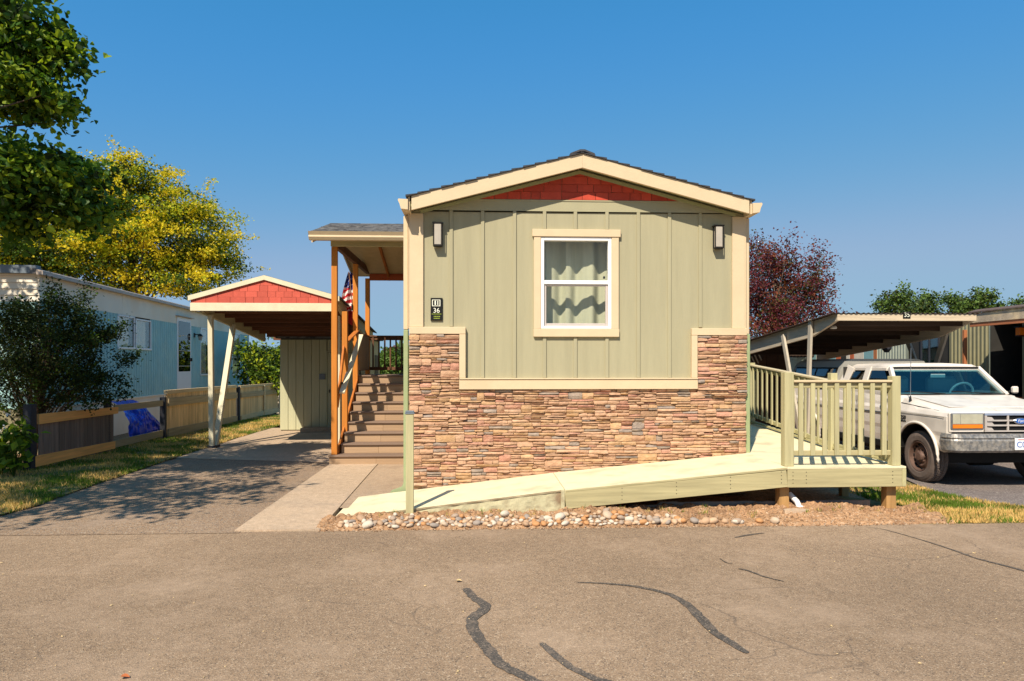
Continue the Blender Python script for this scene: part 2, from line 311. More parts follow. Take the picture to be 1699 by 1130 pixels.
class MB:
    def __init__(s, M=None): s.v = []; s.f = []; s.mi = []; s.cur = 0; s.M = M
    def add(s, vs, fs):
        n = len(s.v)
        if s.M is not None: vs = [s.M @ Vector(v) for v in vs]
        s.v += [tuple(v) for v in vs]; s.f += [[i + n for i in f] for f in fs]; s.mi += [s.cur] * len(fs); return s
    def obox(s, c, ax, hs, ch=.004):
        ch = min(ch, min(hs) * .6); vs = []
        for (sg, a) in TV:
            l = [sg[i] * (hs[i] - (0 if i == a else ch)) for i in range(3)]
            vs.append(Vector(c) + ax[0] * l[0] + ax[1] * l[1] + ax[2] * l[2])
        return s.add(vs, TF)
    def box(s, x0, x1, y0, y1, z0, z1, ch=.004):
        return s.obox(((x0 + x1) / 2, (y0 + y1) / 2, (z0 + z1) / 2), (Vector((1, 0, 0)), Vector((0, 1, 0)), Vector((0, 0, 1))),
                      (abs(x1 - x0) / 2, abs(y1 - y0) / 2, abs(z1 - z0) / 2), ch)
    def bar(s, p0, p1, wd, h, up=(0, 0, 1), ch=.004):
        p0 = Vector(p0); p1 = Vector(p1); d = (p1 - p0); L = d.length; d.normalize(); sd = d.cross(Vector(up))
        if sd.length < 1e-4: sd = Vector((1, 0, 0))
        sd.normalize(); u = sd.cross(d).normalized()
        return s.obox((p0 + p1) / 2, (sd, d, u), (wd / 2, L / 2, h / 2), ch)
    def prism(s, pts, ax, a0, a1):
        def mk(p, a):
            return {'x': (a, p[0], p[1]), 'y': (p[0], a, p[1]), 'z': (p[0], p[1], a)}[ax]
        n = len(pts); vs = [mk(p, a0) for p in pts] + [mk(p, a1) for p in pts]
        fs = [list(range(n)), list(range(2 * n - 1, n - 1, -1))] + [[i, (i + 1) % n, n + (i + 1) % n, n + i] for i in range(n)]
        return s.add(vs, fs)
    def tube(s, pts, r, n=8, cap=True):
        pts = [Vector(p) for p in pts]; rs = r if isinstance(r, (list, tuple)) else [r] * len(pts); vs = []; fs = []
        for i, p in enumerate(pts):
            d = (pts[min(i + 1, len(pts) - 1)] - pts[max(i - 1, 0)]).normalized()
            a = d.cross(Vector((0, 0, 1)))
            if a.length < .05: a = d.cross(Vector((1, 0, 0)))
            a.normalize(); b = d.cross(a)
            for k in range(n): vs.append(p + (a * cos(2 * pi * k / n) + b * sin(2 * pi * k / n)) * rs[i])
        for i in range(len(pts) - 1):
            for k in range(n): fs.append([i * n + k, i * n + (k + 1) % n, (i + 1) * n + (k + 1) % n, (i + 1) * n + k])
        if cap: fs += [list(range(n)), list(range(len(pts) * n - 1, (len(pts) - 1) * n - 1, -1))]
        return s.add(vs, fs)
    def lathe(s, prof, M, n=24):
        vs = []; fs = []
        for (r, h) in prof:
            for k in range(n): vs.append(M @ Vector((r * cos(2 * pi * k / n), r * sin(2 * pi * k / n), h)))
        for i in range(len(prof) - 1):
            for k in range(n): fs.append([i * n + k, i * n + (k + 1) % n, (i + 1) * n + (k + 1) % n, (i + 1) * n + k])
        return s.add(vs, fs)
    def sheet(s, pts): return s.add(pts, [list(range(len(pts)))])
    def mesh(s, name, mats, off=Vector((0, 0, 0)), smooth=False, recalc=True):
        me = bpy.data.meshes.new(name); o = Vector(off)
        me.from_pydata([(v[0] - o.x, v[1] - o.y, v[2] - o.z) for v in s.v], [], s.f)
        for m_ in (mats if isinstance(mats, (list, tuple)) else [mats]): me.materials.append(MT[m_] if isinstance(m_, str) else m_)
        if any(s.mi): me.polygons.foreach_set('material_index', s.mi)
        if recalc:
            b = bmesh.new(); b.from_mesh(me); bmesh.ops.recalc_face_normals(b, faces=b.faces); b.to_mesh(me); b.free()
        if smooth: me.polygons.foreach_set('use_smooth', [True] * len(me.polygons))
        return me
    def build(s, name, mats, parent=None, origin=None, smooth=False, label=None, recalc=True):
        off = WO[parent.name] if parent else Vector(origin or (0, 0, 0))
        o = bpy.data.objects.new(name, s.mesh(name, mats, off, smooth, recalc)); COL.objects.link(o)
        if parent: o.parent = parent
        else: o.location = off
        WO[o.name] = off
        if label: o['label'] = label
        return o
def thing(name, label, cat, loc=(0, 0, 0), group=None):
    o = bpy.data.objects.new(name, None); COL.objects.link(o); o.location = loc; o.empty_display_size = .1
    o['label'] = label; o['category'] = cat
    if group: o['group'] = group
    WO[o.name] = Vector(loc); return o
def tag(o, label, cat, group=None):
    o['label'] = label; o['category'] = cat
    if group: o['group'] = group
    return o
def kind(o, k): o['kind'] = k; return o
def inst(name, me, parent, loc, rot=None, scale=None):
    o = bpy.data.objects.new(name, me); COL.objects.link(o); o.parent = parent
    o.location = Vector(loc) - (WO[parent.name] if parent else Vector((0, 0, 0)))
    if rot: o.rotation_euler = rot
    if scale: o.scale = scale
    WO[o.name] = WO[parent.name] if parent else Vector((0, 0, 0)); return o
def text(body, size, M, matn, parent, name, ext=.001, shear=0):
    cu = bpy.data.curves.new(name, 'FONT'); cu.body = body; cu.size = size; cu.extrude = ext; cu.align_x = 'CENTER'; cu.align_y = 'CENTER'; cu.shear = shear
    to = bpy.data.objects.new(name + '_c', cu); COL.objects.link(to); dg = bpy.context.evaluated_depsgraph_get()
    me = bpy.data.meshes.new_from_object(to.evaluated_get(dg)); bpy.data.objects.remove(to)
    me.transform(M); me.transform(Matrix.Translation(-WO[parent.name])); me.materials.clear(); me.materials.append(MT[matn]); me.name = name
    o = bpy.data.objects.new(name, me); COL.objects.link(o); o.parent = parent; WO[o.name] = WO[parent.name]; return o
FRONT = Matrix.Rotation(radians(90), 4, 'X')
def clip(poly, a, b, c):   # keep a*x+b*z<=c
    out = []
    for i in range(len(poly)):
        p, q = poly[i], poly[(i + 1) % len(poly)]; dp = a * p[0] + b * p[1] - c; dq = a * q[0] + b * q[1] - c
        if dp <= 0: out.append(p)
        if dp * dq < 0: t = dp / (dp - dq); out.append((p[0] + (q[0] - p[0]) * t, p[1] + (q[1] - p[1]) * t))
    return out
# ================================================================ THE SETTING
def struct(name, pts, matn, z=None):
    m_ = MB(); m_.sheet([(p[0], p[1], p[2] if z is None else z) for p in pts])
    o = m_.build(name, matn); me = o.data
    if me.polygons[0].normal.z < 0: me.flip_normals()
    return kind(o, 'structure')
struct('ground', [(-400, -400), (400, -400), (400, 400), (-400, 400)], 'field', -.07)
def grid_sheet(name, matn, x0, x1, nx, yfun, ny, zfun, kd='structure', smooth=True):
    vs = []; fs = []
    for i in range(nx + 1):
        x = x0 + (x1 - x0) * i / nx; ya, yb = yfun(x)
        for j in range(ny + 1):
            y = ya + (yb - ya) * j / ny; vs.append((x, y, zfun(x, y)))
    for i in range(nx):
        for j in range(ny): a = i * (ny + 1) + j; fs.append([a, a + ny + 1, a + ny + 2, a + 1])
    o = MB().add(vs, fs).build(name, matn, recalc=False, smooth=smooth); return kind(o, kd)
def road_edge(x): return 6.85 + .02 * noise.noise(Vector((x * 1.7, 3, 0))) + .012 * noise.noise(Vector((x * 9, 5, 0)))
grid_sheet('road', 'asphalt', -40, 40, 800, lambda x: (-14, road_edge(x)), 1, lambda x, y: 0.)
GE = [gr(*p) for p in ((-260, 868), (0, 858), (63, 840), (150, 808), (238, 778.6), (320, 751), (345, 744), (395, 727), (460, 708), (474, 703))]
struct('driveway_left', [(-7.6, 6.80), (-2.35, 6.80), (-2.46, 11.6), (-5.25, 12.3), (-7.6, 12.6)], 'asphalt_drive', .004)
struct('patio', [(-6.4, 12.4), (-5.25, 12.25), (-2.35, 11.55), (-.8, 11.55), (-.8, 18), (-6.4, 18)], 'concrete', .009)
wl = [gr(390, 882), gr(497, 813), gr(551, 769)]
m_ = MB()
XL = lambda y: wl[0].x + (wl[2].x - wl[0].x) * (y - 6.87) / (11.6 - 6.87)
XR = lambda y: -1.585 - .02 * (y - 6.87)
for (a, b) in ((6.86, 8.72), (8.735, 11.05), (11.065, 11.5)): m_.prism([(XL(a), a), (XR(a), a), (XR(b), b), (XL(b), b)], 'z', -.05, .018)
kind(m_.build('walkway', 'concrete'), 'structure')
struct('side_pad', [(-1.60, 7.9), (-.80, 7.9), (-.80, 11.55), (-1.67, 11.55)], 'concrete_pad', .010)
struct('side_yard', [(-.8, 7.3), (-.8, 30), (6, 30), (6, 7.3)], 'dirt', -.03)
# grassy verges
def vergeL(y):   # left and right edges by depth
    pts = [(p.y, p.x) for p in GE]
    for (a, b) in zip(pts[:-1], pts[1:]):
        if a[0] <= y <= b[0]: return b[1] * (y - a[0]) / (b[0] - a[0]) + a[1] * (b[0] - y) / (b[0] - a[0])
    return pts[0][1] if y < pts[0][0] else pts[-1][1]
vs = []; fs = []
for j in range(60):
    y = 6.87 + 15.6 * j / 59; xr = vergeL(y) + .05 * noise.noise(Vector((0, y * 3, 0)))
    for i in range(9): x = -7.6 + (xr + 7.6) * i / 8; vs.append((x, y, .03 * (1 - i / 8) + .022 + .010 * noise.noise(Vector((x * 2, y * 2, 0)))))
for j in range(59):
    for i in range(8): a = j * 9 + i; fs.append([a, a + 1, a + 10, a + 9])
kind(MB().add(vs, fs).build('lawn_verge', 'turf', smooth=True, recalc=False), 'structure')
struct('garden_bed', [(-13, 5.5), (-7.0, 7.2), (-7.0, 26), (-13, 26)], 'dirt', .012)
# right: drive lowered a little, grass tongue between it and the road
DR = [gr(1503, 795, -.05), gr(1530, 808, -.05), (gr(1580, 825, -.05)), gr(1640, 840, -.05), gr(1699, 850, -.05), gr(1790, 862, -.05)]
struct('driveway_right', [(p.x, p.y) for p in DR] + [(12, 7.2), (12, 20), (5.2, 20), (5.0, 9.4)], 'asphalt_grey', -.05)
def dredge(x):
    for a, b in zip(DR[:-1], DR[1:]):
        if a.x <= x <= b.x: return a.y + (b.y - a.y) * (x - a.x) / (b.x - a.x)
    return 9.4 if x < DR[0].x else DR[-1].y
grid_sheet('lawn_tongue', 'turf', 4.55, 7.6, 60, lambda x: (road_edge(x) - .01, dredge(x) + .03 * noise.noise(Vector((x * 4, 0, 0)))), 14,
           lambda x, y: .012 - .022 * max(0, 1 - (y - 6.84) / .04) - .055 * max(0, min(1, (y - 7.2) / 1.6)) + .012 * noise.noise(Vector((x * 3, y * 3, 0))))
# dirt strip in front of the ramp
def rampz(x):
    if x < -1.55: return 0
    if x < .925: return .288 * (x + 1.55) / 2.475
    if x < 3.39: return .288 + .229 * (x - .925) / 2.465
    return .517
def dz(x, y):
    k = max(0, min(1, (y - 6.86) / .45)); k = k * k * (3 - 2 * k)
    base = -.012 + .032 * max(0, min(1, (y - 6.855) / .05)) + k * (.05 + .05 * noise.noise(Vector((x * 1.2, 0, 4))))
    if y > 7.55: base -= min(.12, (y - 7.55) * .4)
    r = .035 * noise.noise(Vector((x * 6, y * 6, 0))) + .022 * noise.noise(Vector((x * 22, y * 22, 1))) + .008 * noise.noise(Vector((x * 55, y * 55, 2)))
    z = base + r * (.35 + k)
    if x < 1.1: z = min(z, rampz(x) + (.02 if y < 7.36 else -.03) if y > 7.30 else 1)
    return z
grid_sheet('dirt_strip', 'dirt', -1.63, 4.95, 520, lambda x: (road_edge(x) - .012 - .02 * noise.noise(Vector((x * 5, 9, 0))), 8.3 if x > .95 else 7.40), 60, dz, smooth=False)
# tar-sealed cracks in the road
def tar(pts, name='tar_seam'):
    c = [gr(*p[:2]) for p in pts]; L = []; R = []
    fine = []
    for i in range(len(c) - 1):
        for k in range(6):
            t = k / 6; p0 = c[max(i - 1, 0)]; p1 = c[i]; p2 = c[i + 1]; p3 = c[min(i + 2, len(c) - 1)]
            q = .5 * ((2 * p1) + (p2 - p0) * t + (2 * p0 - 5 * p1 + 4 * p2 - p3) * t * t + (3 * p1 - p0 - 3 * p2 + p3) * t ** 3)
            fine.append((q, pts[i][2] * (1 - t) + pts[i + 1][2] * t))
    fine.append((c[-1], pts[-1][2]))
    for i, (q, wd) in enumerate(fine):
        d = (fine[min(i + 1, len(fine) - 1)][0] - fine[max(i - 1, 0)][0]).normalized(); nn = Vector((-d.y, d.x, 0))
        e = 1 if 0 < i < len(fine) - 1 else .5
        L.append(q + nn * wd * .86 * e * (1 + .35 * noise.noise(q * 21) + .25 * noise.noise(q * 70))); R.append(q - nn * wd * .86 * e * (1 + .35 * noise.noise(q * 21 + Vector((9, 0, 0)))))
    n_ = len(L); vs = [(p.x, p.y, .0045) for p in L + R]; fs = [[i, i + 1, n_ + i + 1, n_ + i] for i in range(n_ - 1)]
    o = MB().add(vs, fs).build(name, 'tar')
    if o.data.polygons[0].normal.z < 0: o.data.flip_normals()
    kind(o, 'structure')
Z7 = lambda L: [(700 + x / 2.8317, 860 + y / 2.8317, w_) for x, y, w_ in L]
tar(Z7([(205, 330, .035), (245, 375, .04), (298, 412, .045), (285, 437, .045), (243, 465, .045), (236, 505, .045), (262, 560, .045), (310, 615, .045), (352, 670, .04), (400, 706, .04), (460, 735, .04), (530, 768, .035), (600, 800, .03)]))
tar(Z7([(560, 588, .022), (620, 640, .03), (680, 688, .03), (760, 733, .03), (840, 765, .03), (960, 790, .03)]))
tar(Z7([(730, 303, .008), (860, 308, .015), (1000, 322, .02), (1150, 355, .026), (1240, 402, .036), (1310, 470, .042), (1380, 540, .038), (1460, 592, .034), (1530, 636, .022)]))
tar(Z7([(1488, 238, .012), (1540, 250, .014), (1610, 276, .012), (1700, 298, .006)]))
tar(Z7([(1470, 92, .008), (1530, 80, .02), (1610, 70, .006)]))
tar(Z7([(1400, 190, .004), (1430, 210, .006), (1460, 215, .004)]))
Z8 = lambda L: [(1280 + x / 4.055, 740 + y / 4.055, w_) for x, y, w_ in L]
tar(Z8([(620, 545, .003), (740, 560, .006), (850, 588, .008), (990, 628, .008), (1100, 662, .012), (1240, 708, .016), (1370, 755, .014), (1520, 795, .02), (1699, 842, .022), (1900, 905, .02)]))
# loose bits on the asphalt
m_ = MB()
for i in range(260):
    px = random.uniform(0, 1699); py = random.uniform(885, 1130) ; p = gr(px, py); s_ = random.uniform(.002, .008) * (1 if random.random() < .93 else 2)
    a = random.uniform(0, pi); d = Vector((cos(a), sin(a), 0)) * s_; e = Vector((-sin(a), cos(a), 0)) * s_ * .5
    b = p + Vector((0, 0, .004)); m_.add([b - d, b - e, b + d, b + e, b + Vector((0, 0, s_ * .6))], [[0, 1, 4], [1, 2, 4], [2, 3, 4], [3, 0, 4]]); 
kind(tag(m_.build('road_debris', 'leaf_litter'), 'scattered dry straw and grit lying on the road', 'debris'), 'stuff')
# small gravel and crumbs of soil, some spilled on to the asphalt
m_ = MB()
for i in range(1500):
    x = random.uniform(-1.6, 4.9); y = 6.79 + abs(random.gauss(0, .16)) if random.random() < .75 else random.uniform(6.85, 7.4)
    if y > 7.38: continue
    s_ = random.uniform(.004, .013); z = (dz(x, y) if y > 6.9 else .004); m_.cur = 1 if random.random() < .45 else 0
    q = [Vector((random.gauss(0, 1), random.gauss(0, 1), abs(random.gauss(0, .7)) + .3)).normalized() * s_ for _ in range(4)]
    b = Vector((x, y, z)); m_.add([b + Vector((s_, 0, 0)), b + Vector((-.5 * s_, .8 * s_, 0)), b + Vector((-.6 * s_, -.7 * s_, 0)), b + q[0] + Vector((0, 0, s_ * .4)), b + q[1]], [[0, 1, 3], [1, 2, 3], [2, 0, 3], [0, 1, 4], [1, 2, 4], [2, 0, 4]])
kind(tag(m_.build('gravel', ['dirt', 'concrete']), 'fine gravel and soil crumbs along the road edge below the ramp', 'gravel'), 'stuff')
V = []; F = []
for k in range(46):
    cx_, cy_ = random.uniform(-1.3, 4.9), random.uniform(7.12, 7.40)
    for i in range(14):
        a = random.uniform(0, 2 * pi); h = random.uniform(.015, .05); x, y = cx_ + random.gauss(0, .02), cy_ + random.gauss(0, .015); z = dz(x, y); j = len(V)
        V += [(x - .003 * sin(a), y + .003 * cos(a), z - .004), (x + .003 * sin(a), y - .003 * cos(a), z - .004), (x + cos(a) * h * .6, y + sin(a) * h * .6, z + h)]; F.append((j, j + 1, j + 2))
m_ = MB(); m_.v = V; m_.f = F; m_.mi = [random.randint(0, 1) for _ in F]
kind(tag(m_.build('weeds', ['grass_green', 'grass_dry'], recalc=False), 'small weed tufts in the dirt below the ramp edge', 'weeds'), 'stuff')
# grass blades
def grass(name, label, n_, sampler, hmin, hmax, dryf):
    V = []; F = []; MI = []
    for i in range(n_):
        x, y, z = sampler(); h = random.uniform(hmin, hmax); a = random.uniform(0, 2 * pi); wd = random.uniform(.004, .009); ln = random.uniform(.1, .8) * h
        dx, dy = cos(a), sin(a); b = random.uniform(0, 2 * pi); k = len(V)
        V += [(x - dy * wd, y + dx * wd, z - .005), (x + dy * wd, y - dx * wd, z - .005), (x + cos(b) * ln, y + sin(b) * ln, z + h)]
        F.append((k, k + 1, k + 2)); MI.append(1 if random.random() < dryf(x, y) else 0)
    m2 = MB(); m2.v = V; m2.f = F; m2.mi = MI
    return kind(tag(m2.build(name, ['grass_green', 'grass_dry'], recalc=False), label, 'grass'), 'stuff')
def sR():
    while True:
        x = random.uniform(4.85, 7.5); ye = dredge(x); y = random.uniform(6.84, min(ye, 9.2) + .02)
        if x < 5.0 and y < 7.25 and random.random() < .6: continue
        return x, y, .012 - .055 * max(0, min(1, (y - 7.2) / 1.6))
dryN = lambda x, y, o=0: max(.06, min(.97, .55 + 2.4 * noise.noise(Vector((x * 1.6, y * 1.6, o)))))
grass('grass', 'patchy dry and green grass between ramp and right driveway', 26000, sR, .02, .055, lambda x, y: dryN(x, y, 2) - .12 + (.3 if y < 6.95 else 0))
def sL():
    while True:
        y = 6.9 + 15 * random.random() ** 1.6; xr = vergeL(y); x = random.uniform(-7.3, xr + .02)
        if noise.noise(Vector((x * 1.4, y * 1.4, 7))) < -.28 and random.random() < .7: continue
        return x, y, .02 + .02 * (xr - x) / 2
grass('grass', 'shaded green and straw coloured grass along the fence on the left', 60000, sL, .02, .06, lambda x, y: dryN(x, y, 5) * .9)
# ================================================================ MAIN HOUSE
HX0, HX1, HY0 = -.87, 3.40, 8.60; PK = 1.265; SL = .26
house = thing('manufactured_home', 'sage green mobile home with stone skirting and red shingled gable', 'house', (PK, HY0 + 7, 0))
rl = lambda x, top=4.12: top - SL * abs(x - PK)
m_ = MB(); WX0, WX1, WZ0, WZ1 = .78, 1.66, 2.115, 3.262; YB = HY0 + .12; B0 = 0.
m_.prism([(HX0, B0), (WX0, B0), (WX0, rl(WX0)), (HX0, rl(HX0))], 'y', HY0, YB)
m_.prism([(WX1, B0), (HX1, B0), (HX1, rl(HX1)), (WX1, rl(WX1))], 'y', HY0, YB)
m_.prism([(WX0, B0), (WX1, B0), (WX1, WZ0), (WX0, WZ0)], 'y', HY0, YB)
m_.prism([(WX0, WZ1), (WX1, WZ1), (WX1, rl(WX1)), (PK, rl(PK)), (WX0, rl(WX0))], 'y', HY0, YB)
m_.build('front_wall', 'siding', house)
m_ = MB(); m_.box(HX0, HX0 + .12, YB, 23, 0, 3.55); m_.box(HX1 - .12, HX1, YB, 23, 0, 3.55)
m_.prism([(HX0 + .12, 0), (HX1 - .12, 0), (HX1 - .12, 3.6), (PK, 4.1), (HX0 + .12, 3.6)], 'y', 22.9, 23)
m_.build('side_wall', 'siding', house)
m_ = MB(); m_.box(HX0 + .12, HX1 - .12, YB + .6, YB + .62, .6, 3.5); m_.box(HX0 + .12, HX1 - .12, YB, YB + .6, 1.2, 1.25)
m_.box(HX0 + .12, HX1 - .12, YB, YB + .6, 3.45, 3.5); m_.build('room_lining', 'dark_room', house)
# frieze board and battens
m_ = MB(); P_ = [(-.74, 3.585), (3.24, 3.585), (3.24, rl(3.24, 4.09)), (2.60, 3.722), (-.10, 3.722), (-.74, rl(-.74, 4.09))]
m_.prism(P_, 'y', HY0 - .014, HY0); m_.build('frieze_board', 'siding_trim', house)
m_ = MB(); m_.box(-.12, 2.62, HY0 - .022, HY0 - .0145, 3.712, 3.728, .001); m_.build('gable_ledge', 'siding_trim', house)
for px in (748.7, 800.8, 853.7, 903.4, 954.5, 1006.9, 1058.9, 1110.5, 1161.5):
    x = at(px, 500, HY0).x; lo = 1.482
    if px < 773 or px > 1150: lo = 2.125
    sp = [(lo, 3.583)]
    if .68 < x < 1.77: sp = [(1.482, 2.0), (3.36, 3.583)]
    for (a, b) in sp: MB().box(x - .022, x + .022, HY0 - .018, HY0, a, b, .003).build('batten', 'siding', house)
# corner boards, bands
def trim(x0, x1, z0, z1, y=HY0 - .03, nm='trim_board'): return MB().box(x0, x1, y, HY0, z0, z1, .004).build(nm, 'cream', house)
trim(-.872, -.70, 2.122, 3.54, nm='corner_board'); trim(3.225, 3.39, 2.112, 3.54, nm='corner_board')
MB().box(-.885, -.8725, HY0 - .028, HY0 + .1, 2.1, 3.54, .003).build('corner_board', 'cream', house)
MB().box(3.3905, 3.405, HY0 - .028, HY0 + .1, 2.1, 3.54, .003).build('corner_board', 'cream', house)
trim(-.872, -.172, 2.032, 2.12, HY0 - .066); trim(2.69, 3.402, 2.022, 2.11, HY0 - .066)
trim(-.252, -.172, 1.482, 2.030, HY0 - .064); trim(2.69, 2.765, 1.482, 2.020, HY0 - .064)
trim(-.252, 2.765, 1.34, 1.466, HY0 - .075, 'water_table'); MB().box(-.25, 2.763, HY0 - .088, HY0, 1.4665, 1.4815, .003).build('water_table_cap', 'cream', house)
# window
win = MB().box(.665, 1.785, HY0 - .046, HY0, 3.262, 3.355, .004).box(.685, .772, HY0 - .035, HY0, 2.10, 3.2615, .003).box(1.672, 1.762, HY0 - .035, HY0, 2.10, 3.2615, .003).box(.680, 1.767, HY0 - .042, HY0, 2.0, 2.0995, .004).build('window', 'cream', house)
fz0, fz1 = 2.102, 3.26; m_ = MB(); Yf = HY0 - .026
m_.box(.773, .815, Yf, HY0 + .07, fz0, fz1); m_.box(1.629, 1.671, Yf, HY0 + .07, fz0, fz1); m_.box(.8152, 1.6288, Yf, HY0 + .07, fz1 - .045, fz1); m_.box(.8152, 1.6288, Yf, HY0 + .07, fz0, fz0 + .035)
m_.box(.8152, 1.6288, Yf + .008, HY0 + .06, 2.665, 2.715); m_.build('frame', 'vinyl', win)
m_ = MB(); a, b = 2.138, 2.664
m_.box(.816, .845, HY0 + .0, HY0 + .03, a, b); m_.box(1.599, 1.628, HY0, HY0 + .03, a, b); m_.box(.8455, 1.5985, HY0, HY0 + .03, b - .022, b); m_.box(.8455, 1.5985, HY0, HY0 + .03, a, a + .035)
m_.build('sash', 'sash_grey', win)
MB().box(.816, 1.628, HY0 + .016, HY0 + .022, 2.716, fz1 - .046, .001).build('pane', 'window_glass', win)
MB().box(.846, 1.598, HY0 + .036, HY0 + .042, 2.175, 2.64, .001).build('pane', 'window_glass', win)
MB().box(1.575, 1.60, HY0 + .03, HY0 + .05, 2.745, 2.775, .003).build('latch', 'black_metal', win)
for (xa, xb, ph, nm) in ((.80, 1.112, .3, 0), (1.118, 1.66, 2.0, 1)):
    vs = []; fs = []; nx = 40
    for i in range(nx + 1):
        t = i / nx; x = xa + (xb - xa) * t; y = HY0 + .245 + .042 * sin(x * 19.5 + ph) + .014 * sin(x * 43 + ph * 2)
        for j in range(13):
            z = 1.95 + 1.4 * j / 12; vs.append((x + .004 * sin(z * 5), y + .006 * sin(z * 4 + x * 9), z))
    for i in range(nx):
        for j in range(12): a = i * 13 + j; fs.append([a, a + 13, a + 14, a + 1])
    if nm == 0: vs = [(v[0] + .012, v[1], v[2]) for v in vs]
    MB().add(vs, fs).build('curtain', 'curtain', house, smooth=True)
# gable shingles
ZB = 3.728; z = ZB; r_ = 0
while z < 4.08:
    hh = .098; x = -.12 - random.uniform(0, .15)
    while x < 2.65:
        wd = random.choice([.13, .16, .2, .24, .3]) * random.uniform(.9, 1.1)
        pol = [(x + .003, z + .003 + random.uniform(0, .004)), (x + wd - .003, z + .003), (x + wd - .003, z + hh), (x + .003, z + hh)]
        pol = clip(pol, -SL, 1, 4.075 - SL * PK); pol = clip(pol, SL, 1, 4.075 + SL * PK)
        if len(pol) >= 3 and max(p[1] for p in pol) - min(p[1] for p in pol) > .012:
            y1 = HY0 - .014 - random.uniform(0, .003); MB().prism(pol, 'y', y1 - .006, HY0 - .002).build('gable_shingle', 'red_shingle', house)
        x += wd
    z += hh; r_ += 1
m_ = MB()
for sg in (-1, 1): m_.prism([(PK, 4.10), (PK + sg * 2.0, 4.10 - SL * 2.0), (PK + sg * 2.0, 4.058 - SL * 2.0), (PK, 4.058)], 'y', HY0 - .03, HY0 - .0235)
m_.build('rake_trim', 'frieze', house)
# barge boards, roof, gutters
YF = 8.37
for sg in (-1, 1):
    e = 2.09
    MB().prism([(PK + sg * .0006, 4.245), (PK + sg * e, 4.245 - SL * e), (PK + sg * e, 4.075 - SL * e), (PK + sg * .0006, 4.075)], 'y', YF - .022, YF + .018).build('barge_board', 'cream', house)
    MB().prism([(PK + sg * .0006, 4.195), (PK + sg * (e + .02), 4.195 - SL * (e + .02)), (PK + sg * (e + .02), 4.13 - SL * (e + .02)), (PK + sg * .0006, 4.13)], 'y', YF + .02, 23.2).build('soffit', 'frieze', house)
    MB().prism([(PK + sg * (e + .022), 3.70), (PK + sg * (e + .042), 3.70), (PK + sg * (e + .042), 3.53), (PK + sg * (e + .022), 3.53)], 'y', YF + .0, 23.2).build('fascia', 'cream', house)
    g = [(0, 0), (.115, .005), (.122, -.012), (.10, -.06), (.085, -.115), (.0, -.125)]
    MB().prism([(PK + sg * (e + .043 + a_), 3.66 + b_) for a_, b_ in g], 'y', YF - .03, 23.2).build('gutter', 'cream', house)
m_ = MB()
for sg in (-1, 1):
    k = 0; s0 = 2.16
    while s0 > 0.0:
        s1 = max(s0 - .15, 0); th = .012
        za = 4.245 - SL * s0; zb = 4.245 - SL * s1; fr = YF - .034 - random.uniform(0, .014)
        m_.prism([(PK + sg * s0, za + .004), (PK + sg * s1, zb + .004), (PK + sg * s1, zb + .009), (PK + sg * s0, za + .028 + random.uniform(-.003, .003))], 'y', fr, 23.3); s0 -= .143
kind(m_.build('roof_shingles', 'roof_shingle', house), 'stuff')
m_ = MB(); y = YF - .045
while y < 23:
    m_.prism([(PK - .15, 4.222), (PK - .03, 4.268), (PK + .03, 4.268), (PK + .15, 4.222), (PK + .15, 4.245), (PK + .03, 4.292), (PK - .03, 4.292), (PK - .15, 4.245)], 'y', y, y + .19); y += .2
kind(m_.build('ridge_cap', 'roof_shingle', house), 'stuff')
# downspouts
def pipe(pts, matn, nm='downspout'):
    m2 = MB()
    for a, b in zip(pts[:-1], pts[1:]): m2.bar(a, b, .06, .075, (0, 1, .01), .008)
    return m2.build(nm, matn, house)
pipe([(-.925, 8.68, 2.09), (-.925, 8.68, 3.52)], 'cream'); pipe([(-.925, 8.68, .14), (-.925, 8.68, 2.088)], 'green_pipe')
MB().prism([(-.9, .16), (-.955, .16), (-.975, .11), (-1.11, .06), (-1.13, .02), (-1.08, -.0), (-.96, .03), (-.92, .07)], 'y', 8.63, 8.71).build('downspout_elbow', 'green_pipe', house)
pipe([(3.437, 8.66, 2.04), (3.437, 8.66, 3.53)], 'cream'); pipe([(3.437, 8.63, .50), (3.437, 8.63, 2.038)], 'green_pipe')
